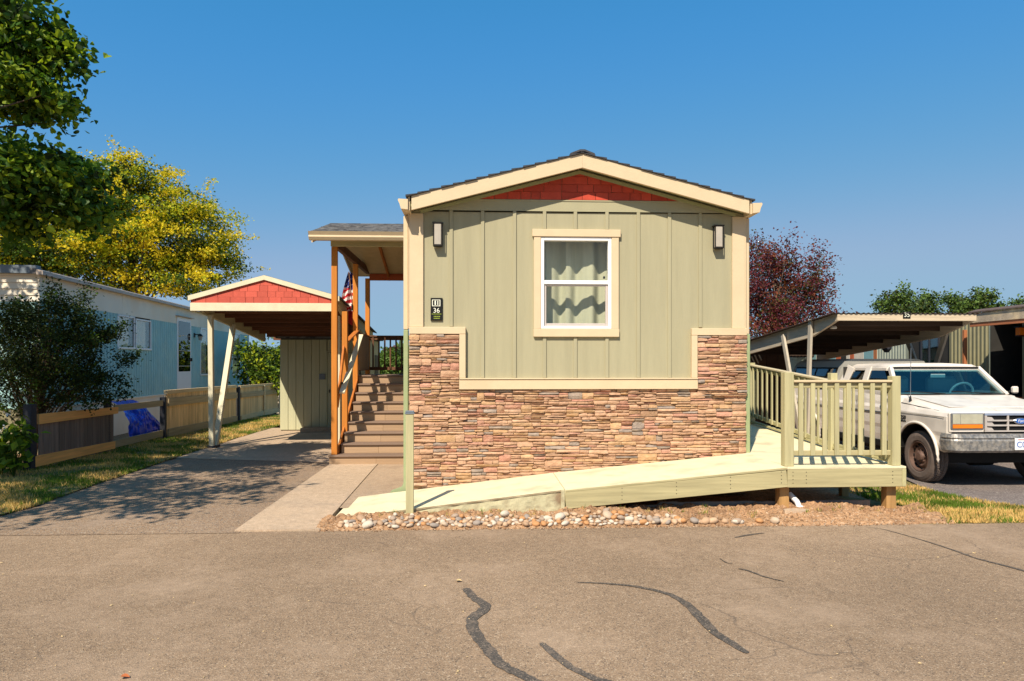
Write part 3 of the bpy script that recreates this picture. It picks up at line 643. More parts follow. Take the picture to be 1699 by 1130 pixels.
# ---- stone veneer
def stone(x0, x1, z0, z1, yb, proud):
    nx = 5 if x1 - x0 > .16 else 4; nz = 3; vs = []; g = .0018
    tl, tr = random.uniform(-.006, .006), random.uniform(-.006, .006); so = random.random() * 50
    til = random.uniform(-.010, .010); tx = random.uniform(-.006, .006)
    for j in range(nz):
        for i in range(nx):
            u = i / (nx - 1); v = j / (nz - 1); x = x0 + g + (x1 - x0 - 2 * g) * u; z = z0 + g + (z1 - z0 - 2 * g) * v
            e = 0 if (0 < i < nx - 1) else .008
            e += 0 if 0 < j < nz - 1 else .006
            if j == 0: z += abs(noise.noise(Vector((x * 12, so, 0)))) * .008
            if j == nz - 1: z -= abs(noise.noise(Vector((x * 12, so, 5)))) * .008
            if 0 < i < nx - 1: x += (x1 - x0) * random.uniform(-.06, .06)
            if i == 0: x += tl * (v - .5) * 1.5
            if i == nx - 1: x += tr * (v - .5) * 1.5
            d = proud + til * (v - .5) * 2 + tx * (u - .5) * 2 + .010 * noise.noise(Vector((x * 9, z * 30, so))) - e
            vs.append((x, yb - d, z))
    fs = [[j * nx + i, j * nx + i + 1, (j + 1) * nx + i + 1, (j + 1) * nx + i] for j in range(nz - 1) for i in range(nx - 1)]
    per = [i for i in range(nx)] + [j * nx + nx - 1 for j in range(1, nz)] + [(nz - 1) * nx + i for i in range(nx - 2, -1, -1)] + [j * nx for j in range(nz - 2, 0, -1)]
    k = len(vs)
    for q in per: vs.append((vs[q][0], yb, vs[q][2]))
    n_ = len(per); fs += [[per[i], k + i, k + (i + 1) % n_, per[(i + 1) % n_]] for i in range(n_)]
    return vs, fs
stones = []
def split(x0, x1, z0, z1, dep=0):
    w_, h_ = x1 - x0, z1 - z0
    if h_ > .105 or (h_ > .052 and random.random() < .58 - .0 * dep and w_ > .1):
        t = random.uniform(.32, .68); split(x0, x1, z0, z0 + h_ * t, dep + 1); split(x0, x1, z0 + h_ * t, z1, dep + 1); return
    mx = .34 if h_ < .05 else .27
    if w_ > mx or (w_ > .19 and random.random() < .5):
        t = random.uniform(.3, .7); split(x0, x0 + w_ * t, z0, z1, dep + 1); split(x0 + w_ * t, x1, z0, z1, dep + 1); return
    stones.append((x0, x1, z0, z1))
def field(X0, X1, Z0, Z1, ph, yb, pr, lowf=None):
    global stones
    z = Z1; row = 0; out = []
    while z > Z0 + .01:
        zl = max(z - ph, Z0); x = X0; first = True
        off = random.uniform(.15, .5)
        while x < X1 - .01:
            xr = min(x + (off if first else random.choice([.36, .44, .52])), X1)
            if X1 - xr < .09: xr = X1
            first = False; stones = []; split(x, xr, zl, z); out += stones; x = xr
        z = zl; row += 1
    res = []
    for s_ in out:
        if lowf:
            lz = lowf((s_[0] + s_[1]) / 2)
            if s_[3] < lz + .012: continue
            if s_[2] < lz: s_ = (s_[0], s_[1], lz, s_[3])
        res.append((s_, yb, pr * random.uniform(.6, 1.5)))
    return res
low = lambda x: rampz(x) - .02 if x > -1.5 else 0
AL = field(-.87, 3.40, .02, 1.30, .155, HY0 - .012, .030, low)
AL += field(-.875, -.255, 1.265, 2.03, .15, HY0 - .030, .036) + field(2.768, 3.405, 1.245, 2.02, .15, HY0 - .030, .036)
AL += field(-.25, 2.765, 1.301, 1.339, .05, HY0 - .012, .030)
MB().box(-.868, 3.398, HY0 - .0115, HY0 - .0005, 0, 1.3395, .001).box(-.866, -.26, HY0 - .029, HY0 - .012, 1.27, 2.03, .001).box(2.77, 3.398, HY0 - .029, HY0 - .012, 1.25, 2.02, .001).build('mortar_bed', 'mortar', house)
AL.sort(key=lambda q: -(q[0][1] - q[0][0]) * (q[0][3] - q[0][2]))
wts = [.34, .19, .14, .08, .17, .08]
rest = MB()
for i, ((x0, x1, z0, z1), yb, pr) in enumerate(AL):
    mi = random.choices(range(6), wts)[0]; vs, fs = stone(x0, x1, z0, z1, yb, pr)
    if i < 300: MB().add(vs, fs).build('stone', STN[mi].name, house)
    else: rest.cur = mi; rest.add(vs, fs)
rest_o = rest.build('small_stones', [s_.name for s_ in STN], house); kind(rest_o, 'stuff')
print('stones', len(AL))
# ---- wall lanterns
def lantern(px, label):
    x = at(px, 400, HY0).x; t = thing('wall_lantern', label, 'lantern', (x, HY0, 3.27), 'lanterns flanking the gable window')
    MB().box(x - .05, x + .05, HY0 - .016, HY0 - .0005, 3.15, 3.40).build('backplate', 'black_metal', t)
    f = MB().box(x - .066, x + .066, HY0 - .112, HY0 - .01, 3.405, 3.42).box(x - .058, x + .058, HY0 - .105, HY0 - .014, 3.12, 3.135)
    for sx in (-1, 1):
        f.box(x + sx * .058, x + sx * .046, HY0 - .108, HY0 - .095, 3.1345, 3.4055); f.box(x + sx * .058, x + sx * .046, HY0 - .032, HY0 - .018, 3.1345, 3.4055)
    f.build('cage', 'black_metal', t)
    MB().box(x - .042, x + .042, HY0 - .100, HY0 - .022, 3.14, 3.40).build('lamp_glass', 'lamp_glass', t)
lantern(727, 'black lantern with frosted glass on the siding left of the window')
lantern(1189, 'black lantern with frosted glass on the siding right of the window')
# ---- number plaque
pq = thing('address_plaque', 'black number 36 plaque on the siding above the left stone column', 'plaque', (-.535, HY0, 2.34))
MB().box(-.610, -.462, HY0 - .022, HY0 - .0005, 2.20, 2.485, .003).build('board', 'plaque_black', pq)
yq = HY0 - .0225
m_ = MB().box(-.592, -.488, yq - .004, yq, 2.380, 2.388, .001).box(-.592, -.488, yq - .004, yq, 2.455, 2.462, .001).box(-.592, -.582, yq - .004, yq, 2.3885, 2.4545, .001).box(-.498, -.488, yq - .004, yq, 2.3885, 2.4545, .001).box(-.560, -.543, yq - .003, yq, 2.395, 2.450, .001).box(-.525, -.514, yq - .003, yq, 2.395, 2.450, .001)
m_.build('picture_frame', 'plaque_white', pq)
text('36', .085, Matrix.Translation((-.537, yq - .001, 2.325)) @ FRONT, 'plaque_white', pq, 'number')
MB().box(-.598, -.475, yq - .003, yq, 2.279, 2.286, .001).build('divider', 'plaque_green', pq)
m_ = MB()
for (r0, z_) in ((0, 2.252), (1, 2.228)):
    x = -.57
    while x < -.50: w_ = random.uniform(.008, .016); m_.box(x, x + w_, yq - .003, yq, z_ - .006, z_ + .006, .001); x += w_ + .004
m_.build('small_lettering', 'plaque_green', pq)
# ================================================================ ACCESS RAMP
ramp = thing('access_ramp', 'pale green wheelchair ramp rising past the stone front to a railed landing', 'ramp', (3.4, 7.4, 0))
YN = 7.38
m_ = MB(); N = 40; vs = []; fs = []
for i in range(N + 1):
    x = -1.56 + (.922 + 1.56) * i / N; z = rampz(x) + .004
    for (y, dz_) in ((YN + .008 * noise.noise(Vector((x * 8, 0, 0))), 0), (8.55, 0)): vs.append((x, y, z + dz_))
    for y in (YN + .012, 8.55): vs.append((x, y, z - .022))
for i in range(N):
    a = i * 4; b = a + 4
    fs += [[a, b, b + 1, a + 1], [a + 2, a + 3, b + 3, b + 2], [a, a + 2, b + 2, b], [a + 1, b + 1, b + 3, a + 3]]
fs += [[0, 1, 3, 2], [N * 4, N * 4 + 2, N * 4 + 3, N * 4 + 1]]
m_.add(vs, fs).build('concrete_slope', 'ramp_top', ramp)
vs = []; fs = []
for i in range(101):
    x = -1.2 + (.915 + 1.2) * i / 100; zt = rampz(x) - .018
    for j in range(5):
        z = -.05 + (zt + .05) * j / 4; vs.append((x, YN + .02 - .014 * noise.noise(Vector((x * 9, z * 20, 0))) - .02 * (1 - j / 4) * max(0, noise.noise(Vector((x * 4, 2, 0)))), z))
for i in range(100):
    for j in range(4): a = i * 5 + j; fs.append([a, a + 5, a + 6, a + 1])
MB().add(vs, fs).build('concrete_edge', 'ramp_side', ramp, recalc=False)
MB().box(.885, .927, YN - .004, YN + .06, .03, rampz(.9) - .002).build('joint_post', 'ramp_side', ramp)
def deckz(y): return .517 if y < 8.8 else .517 + (y - 8.8) * .045
MB().prism([(.930, .292), (3.388, .521), (3.388, .496), (.930, .267)], 'y', YN - .012, 8.55).build('deck_slope', 'ramp_top', ramp)
MB().box(3.3905, 4.735, YN - .012, 8.798, .497, .521, .002).build('landing', 'ramp_top', ramp)
MB().prism([(8.8, .521), (15, .521 + 6.2 * .045), (15, .497 + 6.2 * .045), (8.8, .497)], 'x', 3.46, 4.735).build('upper_walk', 'ramp_top', ramp)
MB().bar((.932, YN + .005, .292 - .118), (3.386, YN + .005, .521 - .128), .036, .185).build('fascia_board', 'sage_wood_x', ramp)
MB().box(3.391, 4.690, YN - .013, YN + .023, .295, .494).build('fascia_board', 'sage_wood_x', ramp)
MB().box(4.6925, 4.738, YN - .013, 8.79, .295, .494).build('fascia_board', 'sage_wood_y', ramp)
MB().bar((.932, YN - .0055, .292 - .016), (3.386, YN - .0055, .521 - .0165), .018, .024, ch=.003).build('edge_trim', 'sage_wood_x', ramp)
m_ = MB()
for x in (1.55, 2.15, 2.75, 3.32, 3.45, 3.60, 4.58):
    zc = .40 if x > 3.39 else .292 + (x - .93) * .0932 - .11
    for k in range(4): m_.box(x - .004, x + .004, YN - .0165, YN - .012, zc - .06 + k * .04, zc - .052 + k * .04, .001)
kind(m_.build('nail_heads', 'black_metal', ramp), 'stuff')
for x, zt in ((3.40, .296), (4.63, .294), (2.2, .22)):
    y = 7.52 if x != 2.2 else 8.2; MB().box(x - .055, x + .055, y - .05, y + .06, -.05, zt).build('leg', 'old_post', ramp)
for y in (8.5, 10, 12): MB().box(4.62, 4.71, y, y + .09, -.06, .50).build('leg', 'old_post', ramp)
m_ = MB(); m_.box(3.5, 3.54, 7.45, 8.7, .35, .49).box(4.0, 4.04, 7.45, 8.7, .35, .49).box(2.0, 2.04, 7.45, 8.5, .2, .33); m_.build('floor_joist', 'weather_post', ramp)
def post(x, y, z0, z1, s_=.045, mt='sage_wood', nm='post', par=None): return MB().box(x - s_, x + s_, y - s_, y + s_, z0, z1).build(nm, mt, par or ramp)
pL = at(1307, 618, 7.45); pR = at(1483, 624, 7.45)
post(pL.x, 7.46, .523, pL.z, .052); post(pR.x + .01, 7.46, .523, pR.z, .048)
xg = pR.x; p = onx(1381.5, 619, xg); post(xg, p.y, deckz(p.y) + .005, p.z)
ym = p.y; p2 = onx(1247, 602, xg); post(xg, p2.y, deckz(p2.y) + .005, p2.z)
xa, xb = pL.x + .054, pR.x - .04
MB().box(xa, xb, 7.405, 7.51, 1.452, 1.478).build('top_rail', 'rail_cap', ramp); MB().box(xa, xb, 7.44, 7.476, 1.39, 1.4505).build('under_rail', 'sage_wood_x', ramp)
MB().box(xa, xb, 7.44, 7.476, .635, .69).build('bottom_rail', 'sage_wood_x', ramp)
for i in range(8):
    x = xa + (xb - xa) * (i + .62) / 8.25; MB().box(x - .025, x + .025, 7.4145, 7.4385, .64, 1.389 + .055, .003).build('baluster', 'sage_wood', ramp)
def rz(y): return 1.43 + max(0, y - ym) * .078
for (ya, yb) in ((7.52, ym - .047), (ym + .047, p2.y - .047)):
    a, b = (rz(ya), rz(yb)); db = lambda y: (.59 + max(0, y - ym) * .078)
    MB().bar((xg, ya, a), (xg, yb, b), .10, .026).build('top_rail', 'rail_cap_y', ramp)
    MB().bar((xg, ya, a - .048), (xg, yb, b - .048), .036, .066).build('under_rail', 'sage_wood_y', ramp)
    MB().bar((xg, ya, db(ya)), (xg, yb, db(yb)), .036, .06).build('bottom_rail', 'sage_wood_y', ramp)
    MB().bar((xg, ya, deckz(ya) + .045), (xg, yb, deckz(yb) + .045), .06, .03).build('curb_rail', 'sage_wood_y', ramp)
    n_ = max(2, int((yb - ya) / .175)); 
    for i in range(n_):
        y = ya + (yb - ya) * (i + .5) / n_; MB().box(xg - .042, xg - .0185, y - .02, y + .02, db(y) - .03, rz(y) - .03, .003).build('baluster', 'sage_wood', ramp)
lp = thing('ramp_post', 'lone pale green post with a dark cap at the foot of the ramp', 'post', (-.785, 7.37, 0))
lx = at(680, 760, 7.35); lz = lx.z; lx = lx.x
MB().box(lx - .041, lx + .041, 7.325, 7.371, .055, 1.12).build('shaft', 'sage_wood', lp); MB().box(lx - .04, lx + .04, 7.327, 7.369, -.03, .0545).build('bare_foot', 'old_post', lp)
MB().box(lx - .052, lx + .052, 7.318, 7.378, 1.121, 1.138).box(lx - .045, lx + .045, 7.322, 7.374, 1.1385, 1.158).build('cap', 'grey_fascia', lp)
# edging strip and drain elbow under the landing
vs = []; fs = []; n_ = 60; pa = [(1045, 846), (1100, 851), (1150, 852), (1230, 850), (1300, 841), (1335, 850), (1400, 846), (1450, 849), (1475, 853)]
for i in range(n_ + 1):
    t = i / n_ * (len(pa) - 1); k = min(int(t), len(pa) - 2); q = gr(pa[k][0] + (pa[k + 1][0] - pa[k][0]) * (t - k), pa[k][1] + (pa[k + 1][1] - pa[k][1]) * (t - k) + 3, 0)
    y = 7.62 + .03 * noise.noise(Vector((i * .3, 0, 0))); h = .10 + .012 * noise.noise(Vector((i * .4, 3, 0))) - (.03 if i < 8 else 0)
    vs += [(q.x, y, -.02), (q.x, y - .02, h), (q.x, y + .012, h + .002), (q.x, y + .02, -.02)]
for i in range(n_):
    a = i * 4
    for j in range(3): fs.append([a + j, a + j + 1, a + j + 5, a + j + 4])
tag(MB().add(vs, fs).build('garden_edging', 'edging', origin=(3, 7.6, 0)), 'wavy grey plastic edging strip in the dirt under the ramp', 'edging')
dp = thing('drain_elbow', 'short white plastic drain elbow beside the ramp leg', 'pipe', (3.53, 7.45, .05))
MB().tube([(3.50, 7.56, .19), (3.54, 7.46, .12), (3.55, 7.42, .06)], .03, 10).build('pipe', 'white_plastic', dp); MB().tube([(3.55, 7.424, .075), (3.553, 7.41, .045)], .04, 10).build('collar', 'white_plastic', dp)
ck = MB(); vs = []
for i in range(9):
    a = 2 * pi * i / 9; vs.append((3.42 + (.13 + .02 * random.random()) * cos(a), 7.22 + .07 * sin(a)))
ck.prism(vs, 'z', .0, .085); tag(ck.build('concrete_chunk', 'concrete', origin=(3.42, 7.22, 0)), 'broken concrete footing slab in the dirt in front of the ramp leg', 'concrete block')
# river rocks
RM = []
for s_ in range(8):
    b = bmesh.new(); bmesh.ops.create_icosphere(b, subdivisions=2, radius=1)
    for v in b.verts:
        v.co *= 1 + .22 * noise.noise(v.co * 1.1 + Vector((s_ * 9, 0, 0))) + .06 * noise.noise(v.co * 2.6 + Vector((0, s_ * 5, 0)))
    me = bpy.data.meshes.new('river_rock'); b.to_mesh(me); b.free(); me.materials.append(MT['river_rock'])
    me.polygons.foreach_set('use_smooth', [True] * len(me.polygons)); RM.append(me)
placed = []
def rock(x, y, r, z=None):
    o = bpy.data.objects.new('river_rock', random.choice(RM)); COL.objects.link(o); s_ = r
    o.scale = (s_ * random.uniform(.95, 1.45), s_ * random.uniform(.75, 1.05), s_ * random.uniform(.6, .85)); o.rotation_euler = (random.uniform(-.35, .35), random.uniform(-.35, .35), random.uniform(0, 6.3))
    o.location = (x, y, (dz(x, y) if z is None else z) + o.scale[2] * .55)
    tag(o, 'smooth pale river rock in the bed between the ramp and the road', 'rock', 'river rocks along the road edge'); placed.append((x, y, r))
tries = 0
while len(placed) < 262 and tries < 9000:
    tries += 1; x = random.uniform(-1.42, 2.05); y = 6.90 + .27 * random.random() ** 1.15 - (.0 if x > -1.0 else 0)
    dens = 1 if x < 1.45 else max(0, 1 - (x - 1.45) / .7)
    if x < -1.1: dens *= .75; 
    if y > 7.08 and random.random() > .55 or random.random() > dens: continue
    if y > 7.06 + .12 * (x + 1.5): 
        if x < -.9: continue
    r = random.uniform(.018, .038) if random.random() < .82 else random.uniform(.038, .054)
    if all((x - a) ** 2 + (y - b) ** 2 > ((r + c) * .86) ** 2 for a, b, c in placed): rock(x, y, r)
for px, py in ((1057, 868), (1075, 875), (1090, 869), (1098, 877), (1108, 869), (1118, 878), (1124, 864), (1130, 876), (1140, 874), (1156, 866), (1166, 877), (1175, 869), (1180, 878), (1190, 871), (1222, 866), (1232, 872), (1218, 876), (1245, 875), (1272, 872), (1287, 866), (1150, 880), (1112, 880)):
    q = gr(px, py, .03); rock(q.x, max(q.y, 6.92), random.uniform(.028, .048))
print('rocks', len(placed))
# ================================================================ COVERED PORCH
porch = thing('covered_porch', 'stained wood entry porch with composite steps and a shingled roof beside the house', 'porch', (-1.7, 13, 0))
RS, TR, Y0 = .1605, .27, 11.33
for k in range(1, 9):
    y = Y0 + (k - 1) * TR; xl = -2.47 if k == 1 else -2.325
    MB().box(xl + .01, -1.70, y, y + .022, (k - 1) * RS + (.01 if k == 1 else .0005), k * RS - .027, .002).build('riser', 'deck_wood', porch)
    MB().box(-1.698, -.90, y, y + .022, (k - 1) * RS + (.01 if k == 1 else .0005), k * RS - .027, .002).build('riser', 'deck_wood', porch)
    MB().box(xl, -.90, y - .03, y + TR + .021, k * RS - .0265, k * RS, .004).build('tread', 'deck_nose', porch)
yd = Y0 + 8 * TR; MB().box(-2.36, -.9, yd, yd + .022, 8 * RS + .0005, 9 * RS - .028).build('riser', 'deck_wood', porch)
y = yd - .03
while y < 14.75: MB().box(-2.40, -.9, y, y + .136, 9 * RS - .027, 9 * RS, .003).build('deck_board', 'deck_nose', porch); y += .141
MB().bar((-2.372, Y0 + .14, .02), (-2.372, yd, 1.30), .036, .26).build('stringer', 'orange_wood_y', porch)
MB().box(-2.42, -.9, 14.66, 14.70, 1.20, 1.416).box(-2.42, -2.385, yd, 14.66, 1.2, 1.416).build('rim_joist', 'orange_wood_x', porch)
y = yd
while y < 14.6: MB().box(-2.425, -2.405, y, y + .135, 0, 1.19).build('skirt_board', 'deck_wood', porch); y += .14
XP = -2.40; ps = .046
post(XP, 11.46, .161, 3.60, ps, 'orange_wood', par=porch)
q = onx(572.5, 517, -2.36); post(-2.36, q.y, .3, q.z, ps, 'orange_wood', par=porch); yn_ = q.y; zn = q.z
q = onx(590, 500, XP); ymid = q.y; post(XP, ymid, 1.18, 3.60, ps, 'orange_wood', par=porch)
q = onx(610, 500, XP); yre = q.y; post(XP, yre, 1.4, 3.50, ps, 'orange_wood', par=porch); post(-.96, yre, 1.446, 3.50, .04, 'orange_wood', par=porch)
print('porch', yn_, zn, ymid, yre)
# beams, rafters, roof
MB().box(-2.452, -.90, 11.39, 11.43, 3.602, 3.752).build('front_beam', 'sage_wood_x', porch)
MB().box(XP - .035, XP + .035, 11.47, yre + .05, 3.601, 3.74).build('side_beam', 'brown_wood', porch, label='dark brown side beam')
MB().box(-2.36, -.9, yre - .03, yre + .03, 3.46, 3.60).build('rear_beam', 'orange_wood_x', porch)
yr, zr, ye0, ze0, ye1 = 12.85, 4.27, 11.19, 3.745, 14.95
ze1 = 3.56
for (ya, za, yb, zb) in ((ye0 + .04, ze0 - .02, yr, zr - .06), (yr, zr - .06, ye1, ze1)):
    MB().prism([(ya, za), (yb, zb), (yb, zb + .018), (ya, za + .018)], 'x', -2.70, -.90).build('ceiling_panel', 'soffit', porch)
    for x in (-1.95, -1.42, -1.05):
        e0 = .25 if ya < 12 else 0
        MB().bar((x, ya + e0, za - .048 + e0 * .27), (x, yb, zb - .048), .04, .09).build('rafter', 'orange_wood_y', porch)
    MB().prism([(ya, za - .09), (yb, zb - .09), (yb, zb + .05), (ya, za + .05)], 'x', -2.725, -2.7005).build('rake_board', 'cream', porch)
MB().box(-2.7, -.9, yr - .02, yr + .02, zr - .2, zr - .061).build('ridge_board', 'orange_wood_x', porch)
m_ = MB(); L = sqrt((yr - ye0) ** 2 + (zr - ze0) ** 2); n_ = 12
for side in (0, 1):
    for k in range(n_):
        x = -2.745 - random.uniform(0, .01) ; 
        while x < -.92:
            w_ = min(random.uniform(.14, .32), -.92 - x); t0, t1 = k / n_, (k + 1.12) / n_; t1 = min(t1, 1.0)
            if side == 0: A = Vector((x, ye0 - .02, ze0 + .045)); B = Vector((x, yr, zr + .01))
            else: A = Vector((x, ye1, ze1 + .045)); B = Vector((x, yr + .001, zr + .01))
            a = A.lerp(B, t0); b = A.lerp(B, t1); th = random.uniform(.006, .016)
            m_.add([(x, a.y, a.z), (x + w_ - .004, a.y, a.z), (x + w_ - .004, b.y, b.z), (x, b.y, b.z), (x, a.y, a.z + th), (x + w_ - .004, a.y, a.z + th), (x + w_ - .004, b.y, b.z + .003), (x, b.y, b.z + .003)],
                   [[0, 1, 2, 3], [4, 5, 6, 7], [0, 1, 5, 4], [1, 2, 6, 5], [2, 3, 7, 6], [3, 0, 4, 7]]); x += w_
    if side == 0:
        pass
kind(m_.build('roof_shingles', 'roof_grey', porch), 'stuff')
MB().prism([(11.04, 3.785), (11.06, 3.785), (11.075, 3.735), (11.07, 3.70), (11.10, 3.655), (11.17, 3.655), (11.17, 3.78), (11.155, 3.78), (11.155, 3.67), (11.10, 3.67), (11.085, 3.71)], 'x', -2.735, -.93).build('gutter', 'cream', porch)
MB().box(-2.7, -.93, 11.172, 11.195, 3.655, 3.79).build('fascia', 'cream', porch)
# guards
zt = 2.275
MB().box(-2.36, -1.0, yre - .045, yre + .045, zt - .03, zt).box(-2.355, -1.0, yre - .02, yre + .02, zt - .10, zt - .0305).build('top_rail', 'brown_wood', porch)  # far rail and balusters coloured darker, for their backlit shaded faces
MB().box(-2.355, -1.0, yre - .02, yre + .02, 1.53, 1.60).build('bottom_rail', 'brown_wood', porch)
for px in (619.4, 629.2, 638.8, 648, 657.4, 667): x = at(px, 580, yre).x; MB().box(x - .017, x + .017, yre - .045, yre - .021, 1.54, zt - .04, .003).build('baluster', 'brown_wood', porch)
MB().box(XP - .045, XP + .045, ymid + .05, yre - .05, zt - .03, zt).build('top_rail', 'orange_wood_y', porch)
MB().box(XP - .02, XP + .02, ymid + .05, yre - .05, 1.53, 1.60).build('bottom_rail', 'orange_wood_y', porch)
y = ymid + .07
while y < yre - .08: MB().box(XP + .021, XP + .045, y, y + .085, 1.54, zt - .035).build('guard_board', 'deck_wood', porch); y += .10
MB().bar((XP + .03, yn_ + .05, zn - .55), (XP + .03, ymid - .05, zt + .02), .09, .03).build('sloped_rail', 'orange_wood_y', porch)
MB().bar((XP + .03, 11.52, .95), (XP + .03, yn_ - .05, zn - .62), .035, .09).build('sloped_rail', 'orange_wood_y', porch)
a = at(567.5, 652, 11.56); b = onx(599, 556, -2.27)
MB().bar(a, (b.x, b.y, b.z), .09, .036).build('handrail', 'carport_cream', porch)
for yy in (11.75, 12.5): MB().box(-2.345, -2.325, yy, yy + .04, 1.2 + (yy - 11.56) * .45, 1.27 + (yy - 11.56) * .45).build('rail_bracket', 'black_metal', porch)
# flag
fl = thing('flag', 'draped red white and blue striped flag hanging by the porch post', 'flag', (-2.6, 13.7, 2.6))
MB().tube([(-2.45, 13.36, 2.75), (-2.60, 13.75, 3.50)], .010, 8).build('pole', 'brown_wood', fl)
MB().box(-2.47, -2.445, 13.30, 13.40, 2.70, 2.82).build('bracket', 'black_metal', fl)
vs = []; fs = []; MI = []; nx, nz = 22, 48
pc = at(579, 490, 13.8)
for j in range(nz + 1):
    t = j / nz; z = 3.50 - 1.02 * t; hw = .06 + .11 * sin(pi * min(1, t * 1.15) * .62); cxx = pc.x - .02 * t + .05 * (1 - t)
    for i in range(nx + 1):
        u = i / nx - .5; vs.append((cxx + u * 2 * hw, 13.8 + .05 * sin(u * 15 + t * 2) * (1 - .3 * t), z - .10 * abs(u) - .08 * u))
for j in range(nz):
    for i in range(nx):
        a = j * (nx + 1) + i; fs.append([a, a + 1, a + nx + 2, a + nx + 1]); s_ = (j + i * .35) / nz
        if j < nz * .28 + i * .15: MI.append(2 if (i * 7 + j * 3) % 11 else 1)
        else: MI.append(0 if int(s_ * 15) % 2 else 1)
        if s_ > .82: MI[-1] = 0
fm = MB(); fm.v = vs; fm.f = fs; fm.mi = MI; fm.build('cloth', ['flag_red', 'flag_white', 'flag_blue'], fl, smooth=True, recalc=False)
# ================================================================ LEFT CARPORT AND SHED
YG = 12.9; cp = thing('carport', 'open carport with red shingled gable and cream trim left of the porch', 'carport', (-4, 14.5, 0))
cl, cr = at(316, 516, YG).x, at(561, 495, YG).x; zb0 = at(340, 516, YG).z; zb1 = at(340, 502.5, YG).z; ca = at(434, 457, YG); cxm = (cl + cr) / 2; csl = (ca.z - at(312, 492, YG).z - .02) / (cxm - cl)
MB().box(cl, cr, YG - .02, YG + .02, zb0, zb1).build('gable_band', 'carport_cream', cp)
MB().prism([(cl, zb1 - .01), (cr, zb1 - .01), (cr, zb1 + .01), (cxm, ca.z - .05), (cl, zb1 + .01)], 'y', YG, YG + .02).build('gable_back', 'joist', cp)
z = zb1 + .002; hh = (ca.z - .08 - zb1) / 4; k = 0
while z < ca.z - .04:
    x = cl - random.uniform(0, .1)
    while x < cr:
        wd = random.choice([.15, .19, .22, .28]); pol = [(x + .003, z), (x + wd - .003, z), (x + wd - .003, z + hh - .002), (x + .003, z + hh - .002)]
        pol = clip(pol, -csl, 1, ca.z - .075 - csl * cxm); pol = clip(pol, csl, 1, ca.z - .075 + csl * cxm); pol = clip(pol, -1, 0, -cl - .01); pol = clip(pol, 1, 0, cr - .01)
        if len(pol) >= 3 and max(p[1] for p in pol) - min(p[1] for p in pol) > .015 and max(p[0] for p in pol) - min(p[0] for p in pol) > .02:
            MB().prism(pol, 'y', YG - .010 - random.uniform(0, .004), YG - .001).build('gable_shingle', 'red_shingle_bright', cp)
        x += wd
    z += hh
for sg in (-1, 1):
    e = (cr - cl) / 2 + .03
    MB().prism([(cxm + sg * .0006, ca.z), (cxm + sg * e, ca.z - csl * e), (cxm + sg * e, ca.z - csl * e - .09), (cxm + sg * .0006, ca.z - .085)], 'y', YG - .045, YG - .015).build('rake_board', 'carport_cream', cp)
bx = cl + .03
b0 = onx(329, 517, bx); b1 = onx(465.6, 577, bx)
dzb = (b1.z - b0.z) / (b1.y - b0.y)
def cz(y): return b0.z + (y - b0.y) * dzb
for sg in (-1, 1):   # roof planes drop towards the rear
    e = (cr - cl) / 2 + .05; vs = []
    for (y, dd) in ((YG - .03, 0), (17.4, (17.4 - YG) * dzb)):
        for (xx, zz) in ((cxm + sg * .0006, ca.z + .005), (cxm + sg * e, ca.z - csl * e + .005), (cxm + sg * e, ca.z - csl * e - .015), (cxm + sg * .0006, ca.z - .015)): vs.append((xx, y, zz + dd))
    MB().add(vs, [[0, 1, 2, 3], [4, 7, 6, 5], [0, 4, 5, 1], [1, 5, 6, 2], [2, 6, 7, 3], [3, 7, 4, 0]]).build('roof_panel', 'roof_grey', cp)
def beam(x):
    y0 = YG + .025; m2 = MB(); za = cz(y0) + .0; zb = cz(17.38); hb = .23
    m2.prism([(y0, za + .12), (y0 + .5, cz(y0 + .5)), (17.15, zb), (17.15, zb + hb), (y0, za + hb)], 'x', x - .03, x + .03); return m2.build('side_beam', 'beam_tan', cp)
beam(bx); beam(cr - .04)
jl = [(358.7, 519.7), (375, 527), (392, 535), (406, 541), (420, 547), (432, 552), (444, 556), (455, 561)]
for px, py in jl:
    q = onx(px, py, bx + .05); MB().box(bx + .032, cr - .072, q.y - .02, q.y + .02, cz(q.y) + .10, cz(q.y) + .235).build('joist', 'joist', cp)
q0 = onx(346, 532, bx); qb = onx(384, 546, bx)
fb = gr(349, 743)
MB().bar((fb.x + .05, fb.y - .05, -.02), (bx + .04, q0.y, cz(q0.y) + .03), .09, .09, (0, 1, .01)).build('post', 'carport_cream', cp)
MB().bar((fb.x + .07, fb.y + .05, -.02), (bx + .04, qb.y, cz(qb.y) + .03), .09, .10, (1, 0, .01)).build('brace_post', 'carport_cream', cp)
xq = at(561.5, 600, 13.6).x; MB().box(xq - .04, xq + .04, 13.55, 13.65, -.0, cz(13.6)).build('post', 'carport_cream', cp)
MB().box(fb.x - .03, fb.x + .15, fb.y - .12, fb.y + .12, -.02, .05).build('foot_bracket', 'post_dark', cp)
MB().box(cr - .09, cr - .0, 12.85, 12.96, cz(13) - .2, cz(13) - .11).build('light_fixture', 'white_plastic', cp)
YS = 17.2; sh = thing('storage_shed', 'pale green board shed with a door at the back of the carport', 'shed', (-3.6, YS + 1, 0)); x0 = at(465, 700, YS).x
bw = .192; x = x0
x9 = at(611, 600, YS).x; YR = onx(629, 600, x9).y; print('shed', x9, YR)
MB().box(x0 + .01, x9, YS + .02, YS + .05, .0, 2.30).box(x0 + .0, x0 + .03, YS + .05, YR, 0, 2.3).box(x9 - .03, x9, YS + .05, YR, 0, 2.3).box(x0, x9, YR, YR + .03, 0, 2.3).build('inner_wall', 'shed_dark', sh)
xd = at(542, 650, YS).x
